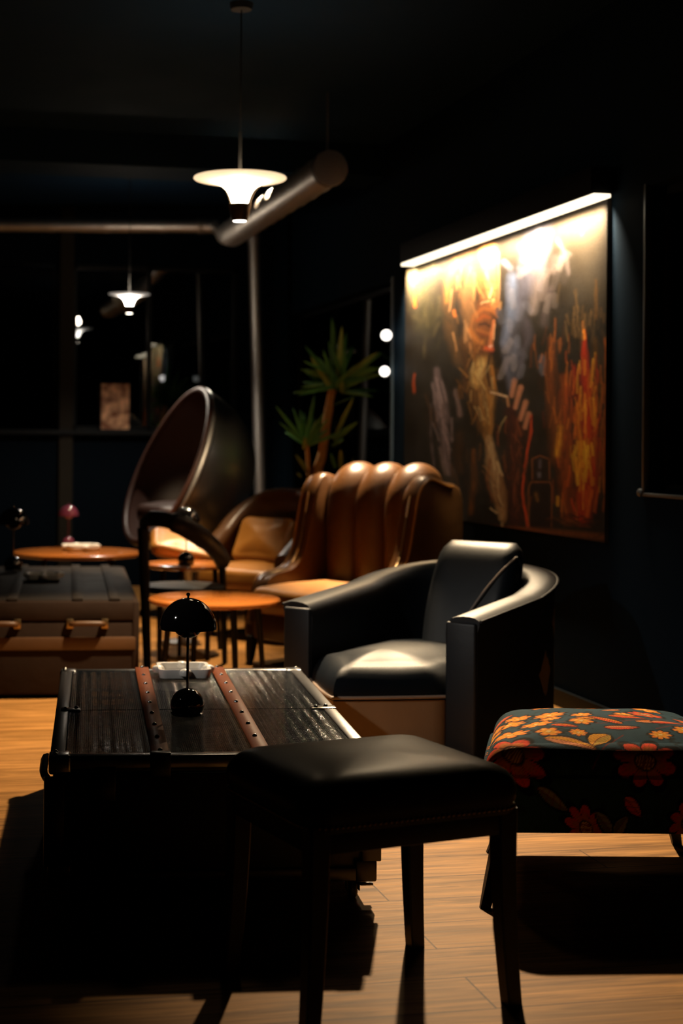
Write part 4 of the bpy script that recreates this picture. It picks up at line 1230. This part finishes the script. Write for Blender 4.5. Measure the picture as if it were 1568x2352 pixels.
# ================================================================== egg-shaped lounge chair with metal shell
def egg():
    Yc = 10.0
    c = DP(386, 1068, Yc)
    base = thing('egg_chair', 'egg-shaped lounge chair with polished metal shell and dark leather inside', 'chair', (c.x, c.y, 0), 0)
    tau = R(24); a = R(66)
    nX, nY = -math.sin(a) * math.cos(tau), -math.cos(a) * math.cos(tau)
    nrm = W(nX, nY) + Vector((0, 0, math.sin(tau)))
    nrm.normalize()
    up = Vector((0, 0, 1)); up = (up - nrm * up.dot(nrm)).normalized(); sd = up.cross(nrm)
    mt = Matrix((sd, up, nrm)).transposed().to_4x4(); mt.translation = Vector((0, 0, c.z))
    def prof(R_, D_, n=22, rev=False):
        p = [(R_ * math.cos(t) ** .75, -D_ * math.sin(t)) for t in np.linspace(0, PI / 2 - .001, n)] + [(0, -D_)]
        return p[::-1] if rev else p
    def shape(bm):
        for v in bm.verts:
            y = v.co.y
            v.co.x *= .90 - .16 * y; v.co.y *= 1.03
        return bm
    RR = .56
    b = lathe(prof(RR, .58), 64); shape(b); bmesh.ops.transform(b, matrix=mt, verts=b.verts)
    sh = build('metal_shell', b, M['aluminium'], base, ang=80)
    b = lathe(prof(RR - .03, .53), 64); shape(b); bmesh.ops.transform(b, matrix=mt, verts=b.verts)
    build('leather_lining', b, M['oxblood'], base, ang=80)
    ring = [Vector(((RR - .015) * math.cos(t), (RR - .015) * math.sin(t), 0)) for t in np.linspace(0, 2 * PI, 72, endpoint=False)]
    b = tube(ring, .022, 10, loop=True); shape(b); bmesh.ops.transform(b, matrix=mt, verts=b.verts)
    build('rim', b, M['oxblood'], base, ang=80)
    ring = [Vector(((RR + .004) * math.cos(t), (RR + .004) * math.sin(t), -.022)) for t in np.linspace(0, 2 * PI, 72, endpoint=False)]
    rr_ = []
    for q_ in ring:
        w_ = mt @ Vector((q_.x * (.90 - .16 * q_.y), q_.y * 1.03, q_.z)); pxx, pyy = proj(w_ + Vector((c.x, c.y, 0)))
        rr_.append(.006 + .016 * min(1, max(0, (pxx - 400) / 60)) * min(1, max(0, (pyy - 930) / 60)))
    b = tube(ring, rr_, 10, loop=True); shape(b); bmesh.ops.transform(b, matrix=mt, verts=b.verts)
    build('rim_trim', b, mat('satin_rim_metal', (.62, .61, .58, 1), .45, 1.), base, ang=80)
    b = cushion(rrect(-.3, -.26, .3, .26, .12), 0, .13, .03, .05)
    m2 = Matrix.Translation(Vector((0, 0, c.z - .40)) - Vector((nrm.x, nrm.y, 0)) * .12) @ Matrix.Rotation(math.atan2(nrm.y, nrm.x) + PI / 2, 4, 'Z')
    bmesh.ops.transform(b, matrix=m2, verts=b.verts)
    build('seat_cushion', b, M['oxblood'], base, ang=60)
    foot = -Vector((nrm.x, nrm.y, 0)) * .18
    build('pedestal', lathe([(.03, .02), (.03, .34), (.08, .40), (0, .42)], 24, None, Matrix.Translation(foot)), M['aluminium'], base)
    build('base_plate', lathe([(0, 0), (.30, 0), (.30, .012), (.05, .03), (0, .03)], 40, None, Matrix.Translation(foot)), M['aluminium'], base)
    return base
egg()

# ================================================================== round tables
def round_table(label, loc, r, h, m, legs=4, rot=0., th=.028):
    t = thing('round_table', label, 'table', (loc.x, loc.y, 0), rot, 'round wooden tables')
    build('tabletop', lathe([(0, h - th), (r - .02, h - th), (r - .004, h - th * .7), (r, h - th * .35), (r - .003, h - .003), (r - .010, h), (0, h)], 72), M[m], t)
    for k in range(legs):
        a = 2 * PI * k / legs
        build('leg', cyl((r * .72 * math.cos(a), r * .72 * math.sin(a), h - th), (r * .86 * math.cos(a), r * .86 * math.sin(a), 0), .016, .011), M['black_wood'], t)
    return t
t1p = GP(492, 1372, .47)
round_table('orange varnished round table between the black trunk and the tan chair', t1p, .305, .47, 'orange_wood', 4, R(12))
t2p = GP(178, 1266, .5)
round_table('orange round table near the back windows carrying the pink lamp', t2p, .40, .5, 'orange_wood', 4, R(40))
t3p = GP(428, 1293, .5)
round_table('small round table under the black lamp behind the bentwood chair', t3p, .24, .5, 'orange_wood', 3, R(10))
def lamp_copy(loc, label, m, s):
    r = dup(lampA, loc, random.random() * 3, label, 'dome table lamps'); r.scale = (s, s, s)
    if m != 'gloss_black':
        def rec(o):
            for ch in o.children:
                me = ch.data.copy(); me.materials.clear(); me.materials.append(M[m]); ch.data = me; rec(ch)
        rec(r)
    return r
lamp_copy(GP(157, 1254, .5), 'glossy pink dome table lamp on the back round table', 'gloss_pink', .78)
lamp_copy(GP(427, 1297, .5), 'black dome table lamp behind the bentwood chair', 'gloss_black', .95)
r = dup(ash, GP(186, 1265, .5) + Vector((0, 0, .001)), .2, 'white ashtray lying below the pink lamp', 'white ceramic ashtrays'); r.scale = (1.15, 1.15, 1.15)

# ================================================================== brown leather trunk at the left
CZ = .455
q0 = GP(318, 1378, CZ)
qb = GP(284, 1300, CZ)
CD = (qb - q0).length; dv = qb - q0; rzC = math.atan2(dv.y, dv.x) - PI / 2
CWd = .86
BC = thing('brown_trunk', 'old brown leather trunk with handles and a tan band, at left', 'trunk', (q0.x, q0.y, 0), rzC)
build('body', bx((-CWd, 0, .02), (0, CD, CZ - .10), .012), M['chest_brown'], BC)
build('lid', bx((-CWd - .004, -.004, CZ - .098), (.004, CD + .004, CZ - .004), .012), M['chest_brown'], BC)
build('top_panel', bx((-CWd + .02, .02, CZ - .01), (-.02, CD - .02, CZ), .003), M['chest_top'], BC)
build('band', bx((-CWd - .006, -.010, .225), (-.012, .006, .285), .004), M['chest_band'], BC)
for x in (-.11, -.28, -.58):
    build('top_slat', bx((x - .025, .0, CZ - .004), (x + .025, CD, CZ + .009), .004), M['chest_top'], BC)
for s in (0, -CWd):
    build('corner_strip', bx((s - .03 + (.004 if s == 0 else .026), -.007, .02), (s + .004 + (0 if s == 0 else .026), .03, CZ - .01), .005), M['chest_brown'], BC)
for x in (-.235, -.635):
    h = build('handle', tube(spline([(x - .075, -.012, .345), (x - .06, -.034, .35), (x, -.040, .352), (x + .06, -.034, .35), (x + .075, -.012, .345)], 6), .013, 10), M['chest_band'], BC)
    for s in (-1, 1):
        build('handle_bracket', bx((x + s * .08 - .016, -.02, .325), (x + s * .08 + .016, .002, .37), .004), M['brass'], h)
lamp_copy(GP(30, 1311, CZ + .01), 'black dome table lamp standing on the brown trunk', 'gloss_black', 1.02)
r = dup(ash, GP(100, 1330, CZ + .01), rzC, 'white ashtray lying on the brown trunk', 'white ceramic ashtrays')

# ================================================================== black bentwood chair
BWp = DP(420, 1300, 7.7)
BW = thing('bentwood_chair', 'black wooden chair with curved backrest rail, seen from behind', 'chair', (BWp.x, BWp.y, 0), 0)
def wl(px, py, Y): return DP(px, py, Y) - Vector((BWp.x, BWp.y, 0))
rail = spline([wl(330, 1205, 7.6), wl(345, 1192, 7.5), wl(380, 1194, 7.42), (wl(420, 1208, 7.4)), wl(465, 1236, 7.5), wl(498, 1266, 7.7), wl(512, 1292, 7.95)], 8)
build('back_rail', tube(rail, [.026] * 8 + [.030] * 12 + [.038] * 14 + [.034] * 15, 12, flat=1.35), M['black_wood'], BW)
seat_c = (wl(420, 1300, 7.75)); seat_c.z = .43
sb_ = cushion([(seat_c.x + .22 * math.cos(a), seat_c.y + .21 * math.sin(a)) for a in np.linspace(0, 2 * PI, 40, endpoint=False)], .405, .44, .008, .012)
build('seat', sb_, M['black_wood'], BW)
def fl_pt(px, Y): p = W((px - CX) / F * Y, Y) - Vector((BWp.x, BWp.y, 0)); p.z = 0; return p
tl = wl(328, 1212, 7.6); bl = fl_pt(343, 7.55)
build('leg', cyl(tl, bl, .030, .020), M['black_wood'], BW)
tr_ = wl(510, 1290, 7.9); build('leg', cyl(tr_, fl_pt(520, 7.95), .020, .015), M['black_wood'], BW)
for px_, Y_ in ((370, 8.0), (480, 8.05)):
    f = fl_pt(px_, Y_); build('leg', cyl((f.x, f.y, .41), (f.x, f.y, 0), .018, .014), M['black_wood'], BW)

# ================================================================== leather footrest in front of the egg chair
FR = DP(418, 1256, 8.75)
fr_ = thing('footrest', 'brightly lit orange leather footrest in front of the egg chair', 'footstool', (FR.x, FR.y, 0), yaw(-8))
pd = cushion(rrect(-.19, -.13, .19, .13, .05), -.045, .045, .02, .04)
bmesh.ops.transform(pd, matrix=Matrix.Translation((0, 0, FR.z)) @ Matrix.Rotation(R(12), 4, 'Y') @ Matrix.Rotation(R(24), 4, 'X'), verts=pd.verts)
build('pad', pd, M['tan_leather'], fr_, ang=60)
build('pedestal', cyl((0, 0, .02), (0, 0, FR.z - .03), .022), M['aluminium'], fr_)
build('base_plate', lathe([(0, 0), (.11, 0), (.11, .012), (.04, .025), (0, .025)], 36), M['aluminium'], fr_)

# ================================================================== yucca plant
YKp = DP(740, 1200, 9.75)
YK = thing('yucca_plant', 'tall potted yucca with striped green leaves behind the wing chair', 'plant', (YKp.x, YKp.y, 0))
def yl(px, py, Y=9.75): return DP(px, py, Y) - Vector((YKp.x, YKp.y, 0))
pot = lathe([(0, 0), (.13, 0), (.16, .30), (.165, .31), (.15, .31), (.145, .27), (0, .27)], 36)
build('pot', pot, M['pot'], YK)
main = spline([(0, 0, .25), yl(728, 1110), yl(740, 1040), yl(756, 930), yl(763, 895)], 8)
build('stem', tube(main, [.034] * 8 + [.032] * 8 + [.030] * 8 + [.026] * 9, 12), M['bark'], YK)
side = spline([(-.05, .05, .25), yl(708, 1080), yl(704, 1020)], 8)
build('stem', tube(side, .014, 10), M['bark'], YK)
def blades(name, items, m):
    """items: base point, tip point, half width, droop"""
    b = bmesh.new(); rs = random.Random(len(items))
    for p0, p1, w, droop in items:
        p0, p1 = Vector(p0), Vector(p1); d = p1 - p0; L_ = d.length; d.normalize()
        side_ = d.cross(Vector((rs.uniform(-.4, .4), -1, rs.uniform(-.2, .5)))).normalized()
        nn = side_.cross(d).normalized(); rows = []
        for k in range(9):
            t = k / 8; c = p0 + d * (L_ * t) - Vector((0, 0, droop * t * t))
            ww = .9 * w * (max(0., math.sin((.18 + .82 * t) * PI)) ** .6 if t < 1 else 0) + .0008
            rows.append([b.verts.new(c - side_ * ww + nn * ww * .35), b.verts.new(c), b.verts.new(c + side_ * ww + nn * ww * .35)])
        for a, c in zip(rows, rows[1:]):
            for i in range(2): b.faces.new((a[i], a[i + 1], c[i + 1], c[i]))
    o_ = build(name, b, m, YK)
    sm = o_.modifiers.new('thick', 'SOLIDIFY'); sm.thickness = .0016
    return o_
hub = lambda px, py, Y=9.75: yl(px, py, Y)
A_ = []; B_ = []
for (px_, py_), (qx, qy), dY, w, two in (
    ((768, 905), (712, 815), -.1, .020, 1), ((775, 870), (785, 745), -.05, .020, 1), ((772, 868), (762, 725), .06, .024, 0), ((780, 870), (795, 760), .1, .02, 0),
    ((788, 868), (868, 805), -.12, .017, 1), ((790, 866), (885, 802), .05, .02, 0), ((790, 878), (860, 838), -.2, .016, 0), ((770, 930), (815, 908), -.15, .02, 0),
    ((762, 900), (700, 850), .1, .018, 0), ((765, 890), (742, 800), -.2, .014, 0), ((770, 1000), (812, 908), -.12, .016, 1), ((766, 1010), (822, 965), -.2, .02, 0),
    ((762, 1025), (790, 1005), -.1, .014, 0), ((786, 905), (783, 865), -.15, .018, 1), ((775, 880), (735, 830), .15, .02, 0), ((780, 870), (812, 790), .15, .016, 0), ((765, 895), (800, 850), -.3, .016, 0)):
    (B_ if two else A_).append((hub(px_, py_), hub(qx, qy, 9.75 + dY * 1.2), w, .01))
for (px_, py_), (qx, qy), dY, w, two in (
    ((703, 1022), (632, 930), -.1, .014, 0), ((703, 1020), (672, 935), .1, .012, 0), ((702, 1018), (722, 905), -.05, .016, 0), ((700, 1018), (690, 940), .1, .014, 0), ((704, 1022), (730, 960), -.15, .014, 0), ((698, 1030), (700, 1000), -.15, .014, 1),
    ((702, 1080), (678, 1042), -.25, .016, 1), ((692, 1098), (680, 1085), -.25, .014, 1), ((782, 1075), (782, 1030), -.2, .018, 1), ((800, 1075), (812, 1048), -.2, .014, 1), ((770, 1075), (760, 1040), -.15, .014, 0), ((725, 1075), (745, 1030), .1, .014, 0), ((700, 1022), (655, 990), .1, .012, 0)):
    (B_ if two else A_).append((hub(px_, py_), hub(qx, qy, 9.75 + dY), w, .005))
rs_ = random.Random(21)
for _ in range(26):
    a_ = rs_.uniform(-.15, PI + .15); ln_ = rs_.uniform(70, 118)
    bx0, by0 = rs_.uniform(768, 790), rs_.uniform(862, 900)
    A_.append((hub(bx0, by0), hub(bx0 + math.cos(a_) * ln_, by0 - math.sin(a_) * ln_ * 1.05, 9.75 + rs_.uniform(-.3, .3)), rs_.uniform(.012, .018), .02))
for _ in range(12):
    a_ = rs_.uniform(.2, PI - .1); ln_ = rs_.uniform(60, 95)
    A_.append((hub(703, 1024), hub(703 + math.cos(a_) * ln_, 1024 - math.sin(a_) * ln_, 9.75 + rs_.uniform(-.25, .25)), rs_.uniform(.010, .014), .01))
build_a = blades('dark_leaves', A_, M['leaf']); build_b = blades('striped_leaves', B_, M['leaf_b'])

# two glowing globes standing in for lamp reflections in the window, on added brackets
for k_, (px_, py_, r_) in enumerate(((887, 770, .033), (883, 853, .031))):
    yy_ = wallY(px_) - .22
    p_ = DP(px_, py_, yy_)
    g_ = thing('reflection_globe', ('upper' if k_ == 0 else 'lower') + ' of two small white globes standing in for lamp reflections at the dark window', 'lamp reflection', p_, 0, 'globes for window reflections')
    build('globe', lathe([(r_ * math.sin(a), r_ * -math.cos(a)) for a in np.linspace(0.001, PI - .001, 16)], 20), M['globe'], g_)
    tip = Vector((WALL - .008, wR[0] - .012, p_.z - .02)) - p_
    build('added_bracket', tube([(0, 0, -r_ * .8), (0, 0, -r_ - .012), tip * .5 + Vector((0, 0, -.02)), tip], .005, 8), M['cord'], g_)

# ================================================================== small things at the back
pc = thing('small_picture', 'small copper-toned abstract picture standing on the back window sill', 'picture', (bx_on(262), BACK - .05, ZS))
k = NT('copper_print'); tc = k.new('ShaderNodeTexCoord')
nz = k.new('ShaderNodeTexNoise', Scale=11., Detail=2.); k.link(tc.outputs['Object'], nz.inputs['Vector'])
rmp = k.new('ShaderNodeValToRGB'); rmp.color_ramp.elements[0].position = .38; rmp.color_ramp.elements[0].color = (.22, .06, .015, 1); rmp.color_ramp.elements[1].position = .64; rmp.color_ramp.elements[1].color = (1., .55, .3, 1)
k.link(nz.outputs['Fac'], rmp.inputs[0]); k.link(rmp.outputs[0], k.b.inputs['Base Color']); k.b.inputs['Roughness'].default_value = .5
w_, h_ = .122, .385
build('print', bx((-w_ + .006, -.006, .006), (w_ - .006, .0, h_ - .006)), k.m, pc, smooth=False)
fb = bmesh.new()
for lo, hi in (((-w_, -.01, 0), (w_, .01, .008)), ((-w_, -.01, h_ - .008), (w_, .01, h_)), ((-w_, -.01, 0), (-w_ + .008, .01, h_)), ((w_ - .008, -.01, 0), (w_, .01, h_))): box(fb, lo, hi, .001)
build('picture_frame', fb, M['frame'], pc, smooth=False)

# ================================================================== world, camera, render settings
w = bpy.data.worlds.new('night'); scn.world = w; w.use_nodes = True
bg = w.node_tree.nodes['Background']; bg.inputs[0].default_value = (.35, .55, 1., 1); bg.inputs[1].default_value = .00005

cam = bpy.data.cameras.new('camera'); co = bpy.data.objects.new('camera', cam); C.objects.link(co)
cam.sensor_fit = 'VERTICAL'; cam.sensor_height = 36.; cam.sensor_width = 24.
cam.lens = F / 2352 * 36
cam.shift_x = (784 - CX) / 2352; cam.shift_y = -(1176 - HY) / 2352
R0, U0, D0 = Vector((cT, -sT, 0)), Vector((0, 0, 1)), Vector((sT, cT, 0))
rv, uv = R0 * cr + U0 * sr, U0 * cr - R0 * sr
mw = Matrix((rv, uv, -D0)).transposed().to_4x4(); mw.translation = Vector((0, 0, HC))
co.matrix_world = mw
cam.dof.use_dof = True; cam.dof.focus_distance = 4.05; cam.dof.aperture_fstop = 2.6
cam.clip_start = .05
scn.camera = co
scn.view_settings.view_transform = 'Standard'; scn.view_settings.look = 'None'
scn.view_settings.exposure = 0.; scn.view_settings.gamma = 1.
try: scn.view_settings.use_curve_mapping = False
except Exception: pass
cy = scn.cycles
cy.use_denoising = True
try: cy.denoiser = 'OPENIMAGEDENOISE'
except Exception: pass
cy.max_bounces = 8; cy.diffuse_bounces = 1; cy.glossy_bounces = 4; cy.transparent_max_bounces = 8
cy.sample_clamp_indirect = 4.; cy.caustics_reflective = False; cy.caustics_refractive = False
